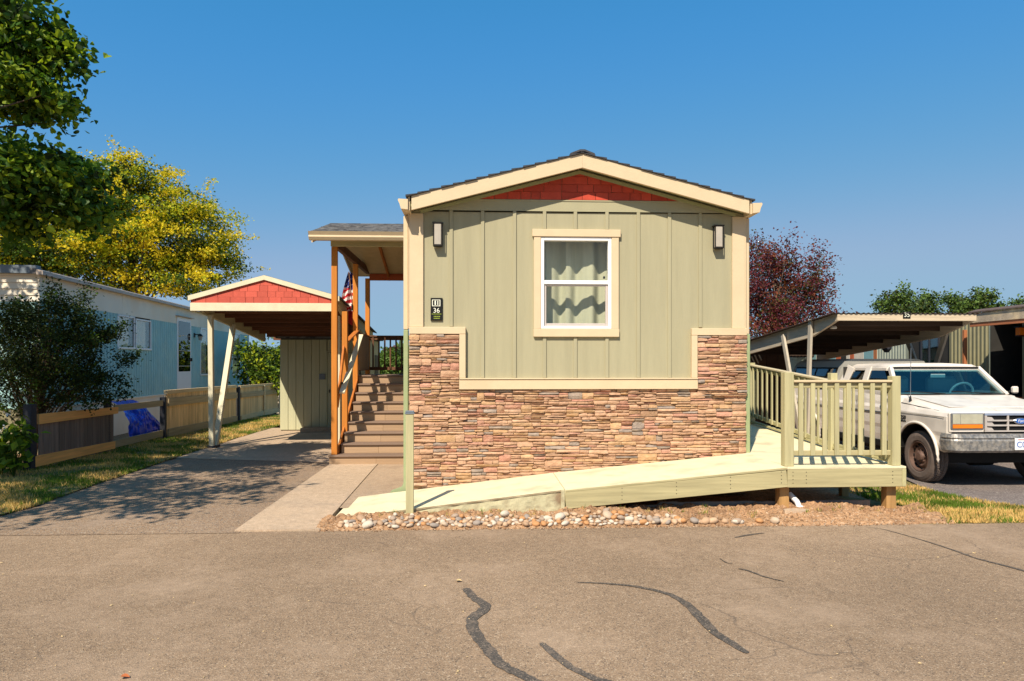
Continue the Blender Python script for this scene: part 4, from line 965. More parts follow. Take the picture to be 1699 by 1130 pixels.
while x < xd - .02:
    MB().box(x + .004, min(x + bw - .004, xd), YS, YS + .0195, .03, 2.27).build('wall_board', 'shed_board', sh); x += bw
y = YS + .05
while y < 19.5: MB().box(x0 - .02, x0 - .0005, y + .004, y + bw - .004, .03, 2.27).build('wall_board', 'shed_board', sh); y += bw
dr = MB().box(xd + .02, xd + .80, YS + .003, YS + .0195, .05, 1.95).build('door', 'shed_board', sh); MB().box(xd + .06, xd + .08, YS - .03, YS + .002, .95, 1.03).build('handle', 'black_metal', dr)
MB().box(xd + .003, xd + .018, YS - .012, YS + .019, .03, 1.99).box(xd + .0185, xd + .84, YS - .012, YS + .019, 1.96, 1.99).build('door_casing', 'shed_board', sh)
MB().box(xd + .842, x9 + .02, YS, YS + .0195, .03, 2.27).build('wall_board', 'shed_board', sh)
y = YS + .05
while y < YR - .05: MB().box(x9 + .0005, x9 + .02, y + .004, min(y + bw, YR) - .004, .03, 2.27).build('wall_board', 'shed_board', sh); y += bw
MB().box(x9 + .021, x9 + .035, YS + .9, YS + 1.5, .1, 1.9).build('side_door', 'shed_dark', sh)
MB().box(xd + .02, xd + .83, YS, YS + .0195, 1.995, 2.27).build('wall_board', 'shed_board', sh)
MB().prism([(x0 - .12, 2.305), (x9 + .1, 2.305), (x9 + .1, 2.35), (x0 - .12, 2.35)], 'y', YS + .0, YR + .15).build('roof', 'roof_grey', sh)
q = at(535, 625, YS); MB().box(q.x - .07, q.x + .07, YS - .05, YS - .001, q.z - .07, q.z + .07).build('outlet_box', 'grey_fascia', sh)
q = at(501, 720, 16.9); tag(MB().box(q.x, -2.6, 16.72, 17.16, -.02, .11).build('door_step', 'concrete_pad', origin=(-3.5, 16.9, 0)), 'low concrete step in front of the pale green shed door', 'step')
# ================================================================ LEFT MOBILE HOME
A = Vector((-8.13, 13.0, 0)); B = Vector((-9.39, 28.2, 0)); dv = (B - A).normalized(); nv = Vector((dv.y, -dv.x, 0)); LT = (B - A).length
MW = Matrix(((dv.x, nv.x, 0, A.x), (dv.y, nv.y, 0, A.y), (0, 0, 1, 0), (0, 0, 0, 1)))
def tw(px, py):
    u = (px - CX) / FP; d = Vector((sT + u * cT, cT - u * sT)); # t*d = A + s*dv
    det = d.x * -dv.y - d.y * -dv.x; t = (A.x * -dv.y - A.y * -dv.x) / det; s_ = (d.x * A.y - d.y * A.x) / det * 1
    return s_, EYE - (py - HY) / FP * t
th_ = thing('mobile_home', 'old teal and white corrugated mobile home behind the left fence', 'house', tuple(A + dv * 7 - nv * 1.8))
ZT, ZD, ZK = 3.32, 2.83, .83
m_ = MB(MW)
def ribs(s0, s1, z0, z1, depth=.022, pit=.15):
    m_ = MB(MW)
    s_ = s0
    pts = []
    while s_ < s1 - .001:
        e = min(s_ + pit, s1); pts += [(s_, 0), (s_ + pit * .30, 0), (s_ + pit * .42, depth), (min(s_ + pit * .88, s1), depth)]; s_ = e
    pts.append((s1, 0))
    pts = [p_ for p_ in pts if p_[0] <= s1]
    vs = [(a, b, z0) for a, b in pts] + [(a, b, z1) for a, b in pts]; n_ = len(pts)
    m_.add(vs, [[i, i + 1, n_ + i + 1, n_ + i] for i in range(n_ - 1)]); m_.build('corrugated_sheet', 'teal', th_, recalc=False)
w1a, w1t = tw(193, 521); w1b, _ = tw(249, 530); w1z0 = tw(220, 580)[1]; w1z1 = tw(220, 525.5)[1]; d0 = tw(292, 530)[0]; d1 = tw(315, 530)[0]; dzt = tw(303, 527)[1] 
n0 = tw(331, 600)[0]; n1 = tw(347, 600)[0]; nz0, nz1 = tw(339, 623)[1], tw(339, 545)[1]; r0 = tw(384, 600)[0]; r1 = tw(397, 600)[0]; rz0, rz1 = tw(390, 622.5)[1], tw(390, 553)[1]
print('trailer', w1a, w1b, w1z0, w1z1, d0, d1, dzt, n0, n1, r0, r1, LT)
ribs(0, w1a, ZK, ZD); ribs(w1a, w1b, ZK, w1z0); ribs(w1a, w1b, w1z1, ZD) if w1z1 < ZD - .02 else None; ribs(w1b, d0, ZK, ZD); ribs(d1, n0, ZK, ZD); ribs(n0, n1, ZK, nz0); ribs(n0, n1, nz1, ZD); ribs(n1, r0, ZK, ZD); ribs(r0, r1, ZK, rz0); ribs(r0, r1, rz1, ZD); ribs(r1, LT, ZK, ZD)
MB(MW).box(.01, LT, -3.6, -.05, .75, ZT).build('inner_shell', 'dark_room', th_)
s_ = 0
for e in (3.55, 7.2, 11.0, LT):
    MB(MW).box(s_ + .004, e - .004, -.02, .012, ZD, ZT, .003).build('upper_panel', 'trailer_white', th_); s_ = e
MB(MW).box(0, LT, -.02, .004, .0, ZK - .02).build('skirting', 'trailer_white', th_)
MB(MW).box(0, LT, -.02, .028, ZK - .019, ZK + .02).build('base_trim', 'trailer_white', th_)
MB(MW).prism([(-.09, ZT + .11), (.10, ZT + .06), (.13, ZT + .05), (.13, ZT - .02), (.02, ZT - .02), (.02, ZT), (-.09, ZT)], 'x', -.1, LT + .1).build('roof_edge', 'trailer_roof', th_)
MB(MW).box(-.05, LT, -3.65, -.091, ZT + .001, ZT + .12).build('roof', 'trailer_roof', th_)
# end wall, shaded, lapped above and teal below
z = ZD - .02
while z < ZT - .02: MB(MW).prism([(-.018, z), (-.002, z + .115), (.0, z + .115), (.0, z)], 'y', -3.6, -.0).build('lap_board', 'trailer_white', th_); z += .118
MB(MW).box(-.006, .004, -3.6, 0, ZK, ZD - .022, .001).build('end_panel', 'teal', th_); MB(MW).box(-.10, .05, -3.7, .02, ZT + .0, ZT + .15).build('end_fascia', 'grey_fascia', th_)
MB(MW).box(-.006, .004, -3.6, 0, 0, ZK - .004, .001).build('end_skirting', 'home_green', th_)
MB(MW).box(-.02, .02, -.0, .03, ZK, ZT).build('corner_trim', 'trailer_white', th_); MB(MW).box(LT - .02, LT + .03, 0, .04, ZK, ZT).build('corner_trim', 'trailer_white', th_)
def twin(sa, sb, z0, z1, label, mull=True, drape=True):
    f = MB(MW).box(sa, sb, .0, .035, z1 - .04, z1).box(sa, sb, .0, .05, z0, z0 + .05).box(sa, sa + .045, .0, .035, z0, z1).box(sb - .045, sb, 0, .035, z0, z1)
    o = f.build('window', 'vinyl', th_, label=label)
    MB(MW).box(sa + .04, sb - .04, .008, .012, z0 + .04, z1 - .03, .001).build('pane', 'window_glass' if drape else 'dark_glass', o)
    if drape:
        vs = []; fs = []
        for i in range(25):
            s2 = sa + .05 + (sb - sa - .1) * .72 * i / 24
            for z_ in (z0 + .05, z1 - .05): vs.append((s2, -.012 + .008 * sin(i * 1.4), z_))
        fs = [[i * 2, i * 2 + 2, i * 2 + 3, i * 2 + 1] for i in range(24)]; MB(MW).add(vs, fs).build('curtain', 'stripe_cream', o)
wm = (w1a + w1b) / 2
twin(w1a, wm - .02, w1z0, w1z1, 'window with a gathered pale curtain'); twin(wm + .02, w1b, w1z0, w1z1 - .03, 'sliding window reflecting trees'); 
twin(n0, n1, nz0, nz1, 'tall narrow window partly behind the post'); twin(r0, r1, rz0, rz1, 'tall narrow window near the far end')
MB(MW).box(wm - .02, wm + .02, .0, .03, w1z0, w1z1).build('window_mullion', 'post_dark', th_)
d = MB(MW).box(d0, d1, .0, .04, ZK - .3, dzt).build('door', 'vinyl', th_, label='white storm door with a tall dark screen')
MB(MW).box(d0 + .09, d1 - .1, .041, .046, 1.45, dzt - .12, .002).build('screen', 'dark_glass', d); MB(MW).box(d0 + .09, d1 - .1, .0405, .0408, 1.45, dzt - .12, .0001).build('screen_backing', 'dark_room', d)
for z_ in (1.6, 2.05, 2.5): MB(MW).box(d0 + .09, d1 - .1, .047, .055, z_, z_ + .015, .002).build('muntin', 'stripe_cream', d)
MB(MW).box(d1 - .08, d1 - .05, .042, .09, 1.75, 1.85).build('handle', 'black_metal', d)
MB(MW).box(d0 - .08, d1 + .05, .0, .12, dzt + .005, dzt + .03).build('door_drip_cap', 'trailer_roof', th_)
ls, lz_ = tw(321, 557); lt = thing('porch_light', 'small black coach light on the teal wall beside the storm door', 'lamp', tuple(A + dv * ls + nv * .05 + Vector((0, 0, lz_))))
MB(MW).box(ls - .06, ls + .06, .015, .04, lz_ - .05, lz_ + .08).box(ls - .02, ls + .02, .04, .2, lz_ + .02, lz_ + .05).build('bracket', 'black_metal', lt)
MB(MW).tube([(ls, .2, lz_ + .06), (ls, .2, lz_ - .02)], [.03, .09], 10).build('shade', 'black_metal', lt); MB(MW).tube([(ls, .2, lz_ - .02), (ls, .2, lz_ - .14)], [.07, .05], 10).build('glass', 'lamp_glass', lt)
# ================================================================ FENCES
FX = -6.88
def fy(px): return onx(px, 700, FX).y
def zl(px0, py0, px1, py1): a_, b_ = onx(px0, py0, FX), onx(px1, py1, FX); return a_, b_
def rail(px0, pt0, pb0, px1, pt1, pb1, par, mt, x=0, th=.035, nm='rail'):
    a1, b1_ = zl(px0, pt0, px1, pt1); a2, b2 = zl(px0, pb0, px1, pb1)
    return MB().prism([(a2.y, a2.z), (b2.y, b2.z), (b1_.y, b1_.z), (a1.y, a1.z)], 'x', FX + x, FX + x + th).build(nm, mt, par)
f1 = thing('low_fence', 'low fence of dark planks with two bright new rails at the far left', 'fence', (FX, 11.8, 0))
y0_, y1_ = fy(57), fy(184)
p_ = onx(48, 671, FX); MB().box(FX - .05, FX + .07, p_.y - .06, p_.y + .075, -.02, p_.z).build('post', 'post_dark', f1)
p_ = onx(179, 661, FX); MB().box(FX - .05, FX + .034, p_.y - .06, p_.y + .07, -.02, p_.z).build('post', 'post_dark', f1)
rail(57, 687, 704, 190, 675, 686, f1, 'rail_orange', .037); rail(51, 757, 775, 185, 732, 744, f1, 'rail_orange', .037)
rail(57, 777, 789, 180, 745, 752, f1, 'plank_dark', .02, .02, 'kick_board')
y = y0_ + .06; za, zb = onx(57, 697, FX).z, onx(57, 776, FX).z
while y < y1_ - .1: w_ = random.uniform(.12, .15); MB().box(FX + .012, FX + .034, y + .003, y + w_ - .003, .10, .80 + random.uniform(-.01, .01)).build('plank', 'plank_dark', f1); y += w_
f2 = thing('open_rail_fence', 'two dark rails between posts with no planks in front of the tarp', 'fence', (FX, 14.2, 0))
rail(188, 672, 683.5, 268, 664, 673.5, f2, 'rail_grey', .0); rail(187, 731, 743, 268, 713.5, 724, f2, 'rail_grey', .0)
p_ = onx(271, 659, FX); MB().box(FX - .05, FX + .06, p_.y - .06, p_.y + .03, -.02, p_.z).build('post', 'post_dark', f2)
f3 = thing('plank_fence', 'tan vertical plank fence with grey rails behind the carport post', 'fence', (FX, 17.3, 0))
def plankrun(par, pa, pb, ztop, zbot):
    y = fy(pa)
    while y < fy(pb) - .02: w_ = random.uniform(.125, .15); w_ = min(w_, fy(pb) - y); MB().box(FX + .0, FX + .02, y + .003, y + w_ - .003, zbot + random.uniform(-.02, .02), ztop).build('plank', 'plank_tan', par); y += w_
zt3 = onx(275, 651, FX).z; plankrun(f3, 275, 391, zt3, .10)
rail(274, 647.5, 654, 391, 639, 643.5, f3, 'rail_tan', -.03, .075, 'cap_rail'); rail(276, 661, 674, 391, 651.5, 660.5, f3, 'rail_grey', .021); rail(276, 712, 725, 391, 690, 701, f3, 'rail_grey', .021)
rail(276, 727, 733, 391, 701.5, 706, f3, 'rail_tan', .005, .02, 'kick_board'); p_ = onx(393.5, 641, FX); MB().box(FX - .06, FX + .07, p_.y - .07, p_.y + .07, -.02, p_.z).build('post', 'post_dark', f3)
p_ = onx(274, 657, FX); MB().box(FX - .06, FX + .00 - .002, p_.y - .0, p_.y + .12, -.02, p_.z).build('post', 'grey_post', f3)
f4 = thing('plank_fence', 'far tan plank fence panel with a pale stile next to the shed', 'fence', (FX, 20.5, 0))
zt4 = onx(398, 642.5, FX).z; plankrun(f4, 397, 460, zt4, .10)
rail(397, 640, 644, 460, 635, 638.5, f4, 'rail_tan', -.03, .07, 'cap_rail'); rail(397.5, 652, 660, 460, 646, 653, f4, 'rail_grey', .021); rail(397.5, 690, 698, 460, 676.5, 684, f4, 'rail_tan', .021)
q = fy(435); MB().box(FX + .057, FX + .075, q, q + .1, .1, zt4).build('stile', 'rail_tan', f4); p_ = onx(461, 638, FX); MB().box(FX - .06, FX + .06, p_.y, p_.y + .13, -.02, p_.z).build('post', 'grey_post', f4)
# tarp
tc_ = onx(240, 700, FX - .35); vs = []; fs = []; nU, nV = 30, 22; ty0, ty1 = onx(209, 700, FX - .3).y, onx(269, 700, FX - .3).y
for j in range(nV + 1):
    v = j / nV
    for i in range(nU + 1):
        u = i / nU; prof = (.15 + .85 * min(1, u * 4)) * (1 - .35 * max(0, u - .5)); h = .88 * (1 if u < .72 else 1 - (u - .72) * 1.6)
        z = .12 + (h - .12) * sin(v * pi / 2) if v < 1 else h; x = FX - .16 - .55 * (v ** 1.5); y = ty0 + (ty1 - ty0) * (u * (1 - .25 * v) + .10 * v)
        r = .11 * noise.noise(Vector((y * 2.6, z * 2.2, 1))) + .07 * abs(noise.noise(Vector((y * 6, z * 5, 5)))) + .03 * noise.noise(Vector((y * 15, z * 12, 2)))
        vs.append((x - abs(r), y + r * .4, max(.05, z + r * .25)))
for j in range(nV):
    for i in range(nU): a_ = j * (nU + 1) + i; fs.append([a_, a_ + 1, a_ + nU + 2, a_ + nU + 1])
tag(MB().add(vs, fs).build('tarp', 'tarp', origin=(FX - .4, tc_.y, 0), recalc=False), 'crumpled blue tarp heaped behind the open fence rails', 'tarp')
# ================================================================ RIGHT: HOME 35 AND ITS CARPORT
XW = 10.0; hm = thing('neighbor_home', 'tan and grey corrugated mobile home with an open dark doorway behind the truck', 'house', (XW + 2, 15, 0))
def wy(px): return onx(px, 600, XW).y
def wribs(ya, yb, z0, z1, matn, nm='siding_panel', pit=.11, d=.02):
    pts = []; y = ya
    while y < yb - .001: pts += [(XW, y), (XW, y + pit * .35), (XW - d, y + pit * .5), (XW - d, min(y + pit * .85, yb))]; y += pit
    pts = [p for p in pts if p[1] < yb] + [(XW, yb)]; n_ = len(pts); vs = [(a, b, z0) for a, b in pts] + [(a, b, z1) for a, b in pts]
    return MB().add(vs, [[i, i + 1, n_ + i + 1, n_ + i] for i in range(n_ - 1)]).build(nm, matn, hm, recalc=False)
wribs(11.0 - 0.9, wy(1696), -.06, 2.6, 'home_green'); wribs(wy(1641), wy(1603), -.06, 2.6, 'home_green'); wribs(wy(1603) + .02, wy(1575), -.06, 2.6, 'home_green')
wribs(wy(1504), wy(1456), -.06, 2.7, 'home_grey')
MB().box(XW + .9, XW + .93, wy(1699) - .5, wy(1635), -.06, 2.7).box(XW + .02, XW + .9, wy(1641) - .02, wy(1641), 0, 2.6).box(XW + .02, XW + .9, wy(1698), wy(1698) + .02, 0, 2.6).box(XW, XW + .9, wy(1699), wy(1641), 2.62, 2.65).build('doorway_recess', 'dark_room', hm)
MB().box(XW - .05, XW + .05, wy(1696), wy(1641), .0, 1.05).build('sill_board', 'red_wood', hm)
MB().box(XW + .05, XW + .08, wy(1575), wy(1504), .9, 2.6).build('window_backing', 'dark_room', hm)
wn = MB().box(XW - .01, XW + .03, wy(1558), wy(1556) , 1.0, 2.5).box(XW - .01, XW + .03, wy(1543), wy(1540.5), 1.0, 2.5).box(XW - .01, XW + .03, wy(1530), wy(1527), 1.0, 2.5).build('window', 'post_dark', hm)
MB().box(XW + .0, XW + .01, wy(1556), wy(1543), 1.0, 2.45).build('pane', 'windshield_glass', wn); MB().box(XW + .0, XW + .01, wy(1540.5), wy(1530), 1.0, 2.45).build('pane', 'windshield_glass', wn)
ps_ = [1456, 1450, 1434, 1418, 1411, 1405, 1396, 1388, 1378, 1367, 1361, 1355, 1345]; cs_ = ['red_wood_z', 'stripe_teal', 'stripe_cream', 'stripe_orange', 'stripe_cream', 'dark_room', 'stripe_orange', 'stripe_teal', 'stripe_teal', 'stripe_orange', 'stripe_cream', 'stripe_teal']
for a, b, c in zip(ps_[:-1], ps_[1:], cs_): MB().box(XW - .02, XW + .03, wy(a) + .004, wy(b) - .004, -.06, 2.6).build('striped_panel', c, hm)
MB().box(XW + .04, XW + 4, 9.6, 22, -.06, 2.62).build('body', 'home_grey', hm) if False else None
MB().box(XW + .95, XW + 4, 10.2, 22.5, -.06, 2.72).build('body', 'home_grey', hm)
MB().box(XW - .02, XW + 1, wy(1345), 22.5, -.06, 2.7).build('rear_wall', 'home_grey', hm)
# eave roof of the home
ea = at(1627, 522, 12.1); xe = ea.x
MB().prism([(xe - .04, 2.50), (xe + .0, 2.50), (XW + 4.2, 3.05), (XW + 4.2, 3.12), (xe - .04, 2.60)], 'y', 9.0, 12.3).build('roof', 'shingle_light', hm)
MB().box(xe - .075, xe - .041, 9.0, 12.3, 2.42, 2.60).build('eave_board', 'shingle_light', hm)
MB().box(xe - .06, xe - .022, 9.0, 12.3, 2.35, 2.418).build('fascia', 'red_wood', hm)
vs = []
MB().prism([(xe - .10, 2.602), (xe + .1, 2.66), (xe + .1, 2.68), (xe - .10, 2.625)], 'y', 9.0, 12.32).build('roof_edge', 'rust_roof', hm)
q = onx(1600, 600, 9.35); MB().box(9.33, 9.39, q.y - .03, q.y + .03, -.06, 2.32).build('porch_post', 'red_wood_z', hm)
q = onx(1690, 551, XW - .1); t = thing('porch_light', 'small amber lit-looking lantern beside the dark doorway at the right edge', 'lamp', tuple(q))
MB().box(XW - .12, XW - .0, q.y - .05, q.y + .05, q.z - .06, q.z + .08).build('glass', 'lens_amber', t); MB().box(XW - .14, XW - .0, q.y - .07, q.y + .07, q.z + .081, q.z + .10).box(XW - .13, XW, q.y - .06, q.y + .06, q.z - .08, q.z - .061).build('cap', 'black_metal', t)
t['label'] = 'small amber glass lantern beside the dark doorway at the right edge'
# home 35 carport
XC = 6.15; c35 = thing('carport', 'weathered grey carport with corrugated roof and number 35 over the truck', 'carport', (7.4, 13.5, 0))
f0 = onx(1388.5, 520, XC); YH = f0.y; b0_ = onx(1238, 568, XC); xr_ = at(1619, 520, YH).x; zH = at(1500, 521, YH).z; zHb = at(1500, 532.5, YH).z
print('c35', YH, xr_, zH, zHb, b0_)
sl35 = (b0_.z - f0.z) / (b0_.y - YH)
def z35(y): return zH + (y - YH) * sl35
MB().box(XC, xr_, YH - .02, YH + .025, zHb, zH).build('header_board', 'grey_beam_x', c35)
for (x, s_) in ((XC, 1), (xr_, -1)):
    m2 = MB(); m2.prism([(YH + .027, zHb), (YH + .9, z35(YH + .9) - .28), (17, z35(17) - .28), (17, z35(17)), (YH + .027, zH)], 'x', x, x + s_ * .05); m2.build('side_beam', 'grey_beam', c35)
for (x, sg) in ((XC - .045, 1), (xr_ + .045, 1)):
    pa_ = [(1345, 530, 1342, 630), (1299, 556, 1312, 630)] if x < 7 else [(1570, 551, 1553, 604), (1504, 560, 1520, 604)]
    for (ax_, ay_, bx_, by_) in pa_:
        p0 = onx(ax_, ay_, x); p1 = onx(bx_, by_, x); dd = (p1 - p0) / (p1.z - p0.z); pb_ = p0 + dd * (-.05 - p0.z)
        MB().bar((x, p0.y, p0.z), (x, pb_.y, -.05), .045, .11, (0, 1, .01)).build('post', 'grey_post', c35)
for i in range(10):
    y = YH + .25 + i * .6; MB().box(XC + .052, xr_ - .052, y, y + .04, z35(y) - .17, z35(y) - .04).build('rafter', 'joist_dark', c35)
vs = []; n_ = 140
for (y, dd) in ((YH - .045, 0), (17, (17 - YH) * sl35)):
    for k in range(n_ + 1): x = XC - .1 + (xr_ - XC + .2) * k / n_; vs.append((x, y, zH + .012 + .010 * sin(k * pi / 2.3) + dd)); 
vs2 = [(v[0], v[1], v[2] + .004) for v in vs]; N1 = n_ + 1
fs = [[k, k + 1, N1 + k + 1, N1 + k] for k in range(n_)]; MB().add(vs, fs).build('roof_sheet', 'rust_roof', c35, recalc=False)
MB().box(XC + .06, xr_ - .06, YH + 5.4, YH + 5.43, -.05, 2.2).build('back_panel', 'brown_panel', c35) if False else None
sgn = thing('number_sign', 'small black number 35 sign on the weathered carport header', 'sign', (at(1505, 523, YH).x, YH - .03, zH - .05))
a = at(1498.5, 517, YH - .03); b = at(1511, 528.5, YH - .03); MB().box(a.x, b.x, YH - .03, YH - .021, b.z, a.z).build('board', 'plaque_black', sgn)
text('35', .105, Matrix.Translation(((a.x + b.x) / 2, YH - .0305, (a.z + b.z) / 2)) @ FRONT, 'plaque_white', sgn, 'number')
q = onx(1383, 543, XC + .25); hl = thing('hanging_lamp', 'white bulb fixture hanging under the weathered carport roof', 'lamp', tuple(q)); MB().tube([(q.x, q.y, q.z + .05), (q.x, q.y, q.z - .01), (q.x, q.y, q.z - .03)], [.03, .06, .05], 12).build('shade', 'white_plastic', hl); MB().box(q.x - .015, q.x + .015, q.y - .015, q.y + .015, q.z + .05, z35(q.y) - .02).build('stem', 'black_metal', hl)
q = at(1471, 578, 14.5); hp = thing('hanging_basket', 'dark round pot hanging under the back of the carport', 'pot', tuple(q)); MB().tube([(q.x, q.y, q.z + .07), (q.x, q.y, q.z - .02), (q.x, q.y, q.z - .09)], [.10, .09, .04], 12).build('pot', 'post_dark', hp); MB().tube([(q.x, q.y, q.z + .07), (q.x, q.y, z35(14.5) - .05)], .006, 5).build('cord', 'post_dark', hp)
# brown storage wall under the carport back
bs = thing('brown_storage_wall', 'dark brown panelled storage wall at the back of the weathered carport', 'shed', (5.2, 17.05, 0))
x = 4.55
while x < 9.1: MB().box(x + .004, x + .30, 17.06, 17.09, -.05, min(1.92, 2.0)).build('panel', 'brown_panel', bs) if x < 7.7 else None; x += .305
MB().box(4.5, 7.7, 17.092, 17.12, -.05, 1.95).build('backing', 'dark_room', bs)
# tools hanging (pale strips) seen beside the stone corner
tools = thing('hanging_tools', 'pale hand tools hanging on the brown wall beside the house corner', 'tools', (6.2, 17, 1.4))
for k, (px, py) in enumerate(((1242, 600), (1247, 598), (1252, 595), (1257, 590))):
    q = at(px, py, 17.0); MB().bar((q.x, 17.0, q.z + .10), (q.x + .10, 17.0, q.z - .12), .03, .03, (0, 1, 0)).build('tool', 'stripe_cream', tools)
# ================================================================ PICKUP TRUCK
TX, TW, TZ = 7.34, .98, -.05
tk = thing('pickup_truck', 'dusty white extended cab pickup with a grey canopy parked nose out', 'pickup truck', (TX, 11.5, TZ))
def sec(y, zt_, zs, w_, zc=None, inset=.10, zb=.42):
    zc = zc if zc is not None else zt_ + .02
    h = [(0, zc), (w_ * .45, zc - .005), (w_ - inset - .06, zt_), (w_ - inset, zt_ - .012), (w_ - .03, zs + .05), (w_ - .004, zs), (w_, zs - .05), (w_, .72), (w_ - .012, .66), (w_ - .015, .56), (w_ - .035, zb), (w_ - .1, zb - .03), (0, zb - .03)]
    full = [(TX + a, y, b) for a, b in h] + [(TX - a, y, b) for a, b in reversed(h[1:-1])]
    return full
S = [sec(8.99, .985, .93, .955, .995, .10, .56), sec(9.03, 1.005, .935, .975, 1.015, .10, .5), sec(9.25, 1.045, .94, .98, 1.06, .10, .45), sec(9.7, 1.10, .95, .98, 1.12, .10), sec(10.1, 1.16, .96, .98, 1.17, .10),
     sec(10.16, 1.18, .97, .98, 1.18, .07), sec(12.0, 1.20, .98, .98, 1.20, .05), sec(12.04, 1.20, .98, .96, 1.2, .05), sec(12.06, 1.20, .98, .96, 1.2, .05), sec(12.08, 1.20, .98, .98, 1.20, .05), sec(14.0, 1.22, .99, .98, 1.22, .05), sec(14.05, 1.2, .99, .95, 1.2, .05)]
vs = []; fs = []
for s_ in S: vs += s_
n_ = len(S[0])
for i in range(len(S) - 1):
    for k in range(n_): fs.append([i * n_ + k, i * n_ + (k + 1) % n_, (i + 1) * n_ + (k + 1) % n_, (i + 1) * n_ + k])
fs += [list(range(n_)), [(len(S) - 1) * n_ + k for k in range(n_ - 1, -1, -1)]]
body = MB().add(vs, fs).build('body', 'truck_white', tk)
FWY, RWY, WR = 9.66, 12.95, .365
cut = MB()
for yy in (FWY, RWY):
    for sg in (-1, 1):
        M_ = Matrix.Translation((TX + sg * (TW + .1), yy, TZ + WR + .02)) @ Matrix.Rotation(radians(-90 * sg), 4, 'Y')
        cut.lathe([(0.0001, 0), (.46, 0), (.46, .48), (0.0001, .48)], M_, 40)
co = cut.build('c', 'black', None)
mo = body.modifiers.new('b', 'BOOLEAN'); mo.object = co; mo.operation = 'DIFFERENCE'; mo.solver = 'EXACT'
dg = bpy.context.evaluated_depsgraph_get(); nm_ = bpy.data.meshes.new_from_object(body.evaluated_get(dg)); body.modifiers.clear(); body.data = nm_; bpy.data.objects.remove(co)
me = body.data; me.materials.append(MT['black'])
for p in me.polygons:
    c = p.center + body.parent.location
    for yy in (FWY, RWY):
        r = sqrt((c.y - yy) ** 2 + (c.z - (TZ + WR + .02)) ** 2)
        if r < .47 and abs(c.x - TX) < TW - .012: p.material_index = len(me.materials) - 1
# wheel arch lips
for yy in (FWY, RWY):
    for sg in (-1, 1):
        pts = [(TX + sg * (TW + .004), yy + .475 * cos(a), TZ + WR + .02 + .475 * sin(a)) for a in [radians(-8 + 196 * i / 24) for i in range(25)]]
        MB().tube(pts, .021, 8).build('arch_lip', 'truck_white', tk, smooth=True)
# hood panel line, belt crease shading drawn as a thin black strip
for sg in (-1, 1):
    MB().tube([(TX + sg * (TW - .062), 9.03, .972), (TX + sg * (TW - .055), 9.3, 1.01), (TX + sg * (TW - .055), 10.1, 1.075)], .0045, 6).build('hood_seam', 'black', tk)
    MB().box(TX + sg * (TW + .003), TX + sg * (TW + .008), 9.06, 10.2, .925, .931, .001).build('crease_shade', 'black', tk)
    MB().box(TX + sg * (TW + .0), TX + sg * (TW + .012), 10.2, 14.0, .885, .91, .003).build('side_moulding', 'chrome', tk)
    for y in (10.22, 11.22, 12.05): MB().box(TX + sg * (TW - .002), TX + sg * (TW + .003), y, y + .008, .45, 1.14, .001).build('door_seam', 'black', tk)
    dh = MB().box(TX + sg * (TW + .002), TX + sg * (TW + .02), 11.02, 11.16, .98, 1.01).build('door_handle', 'chrome', tk)
    MB().box(TX + sg * (TW - .025), TX + sg * (TW - .005), 10.2, 12.5, .36, .46).build('rocker', 'black', tk)
MB().bar((TX, 9.04, 1.022), (TX, 10.2, 1.177), .50, .012).build('hood_bulge', 'truck_hood', tk)
MB().bar((TX, 9.25, 1.058), (TX, 10.12, 1.168), 1.55, .008).build('hood_panel', 'truck_hood', tk)
# cab
RZ = 1.66
m_ = MB(); Rf, Rb = 10.72, 11.86
def rsec(y, z_, w_): return [(TX + a, y, b) for a, b in [(-w_, z_ - .07), (-w_ + .015, z_ - .03), (-w_ + .09, z_), (-.3, z_ + .018), (.3, z_ + .018), (w_ - .09, z_), (w_ - .015, z_ - .03), (w_, z_ - .07), (w_ - .06, z_ - .075), (-w_ + .06, z_ - .075)]]
R = [rsec(Rf - .05, RZ - .045, .72), rsec(Rf + .02, RZ - .008, .75), rsec(Rf + .25, RZ, .765), rsec(Rb - .1, RZ, .765), rsec(Rb + .03, RZ - .04, .74)]
vs = []; fs = []
for s_ in R: vs += s_
n_ = 10
for i in range(4):
    for k in range(n_): fs.append([i * n_ + k, i * n_ + (k + 1) % n_, (i + 1) * n_ + (k + 1) % n_, (i + 1) * n_ + k])
fs += [list(range(n_)), [40 + k for k in range(9, -1, -1)]]; m_.add(vs, fs).build('roof', 'truck_white', tk, smooth=False)
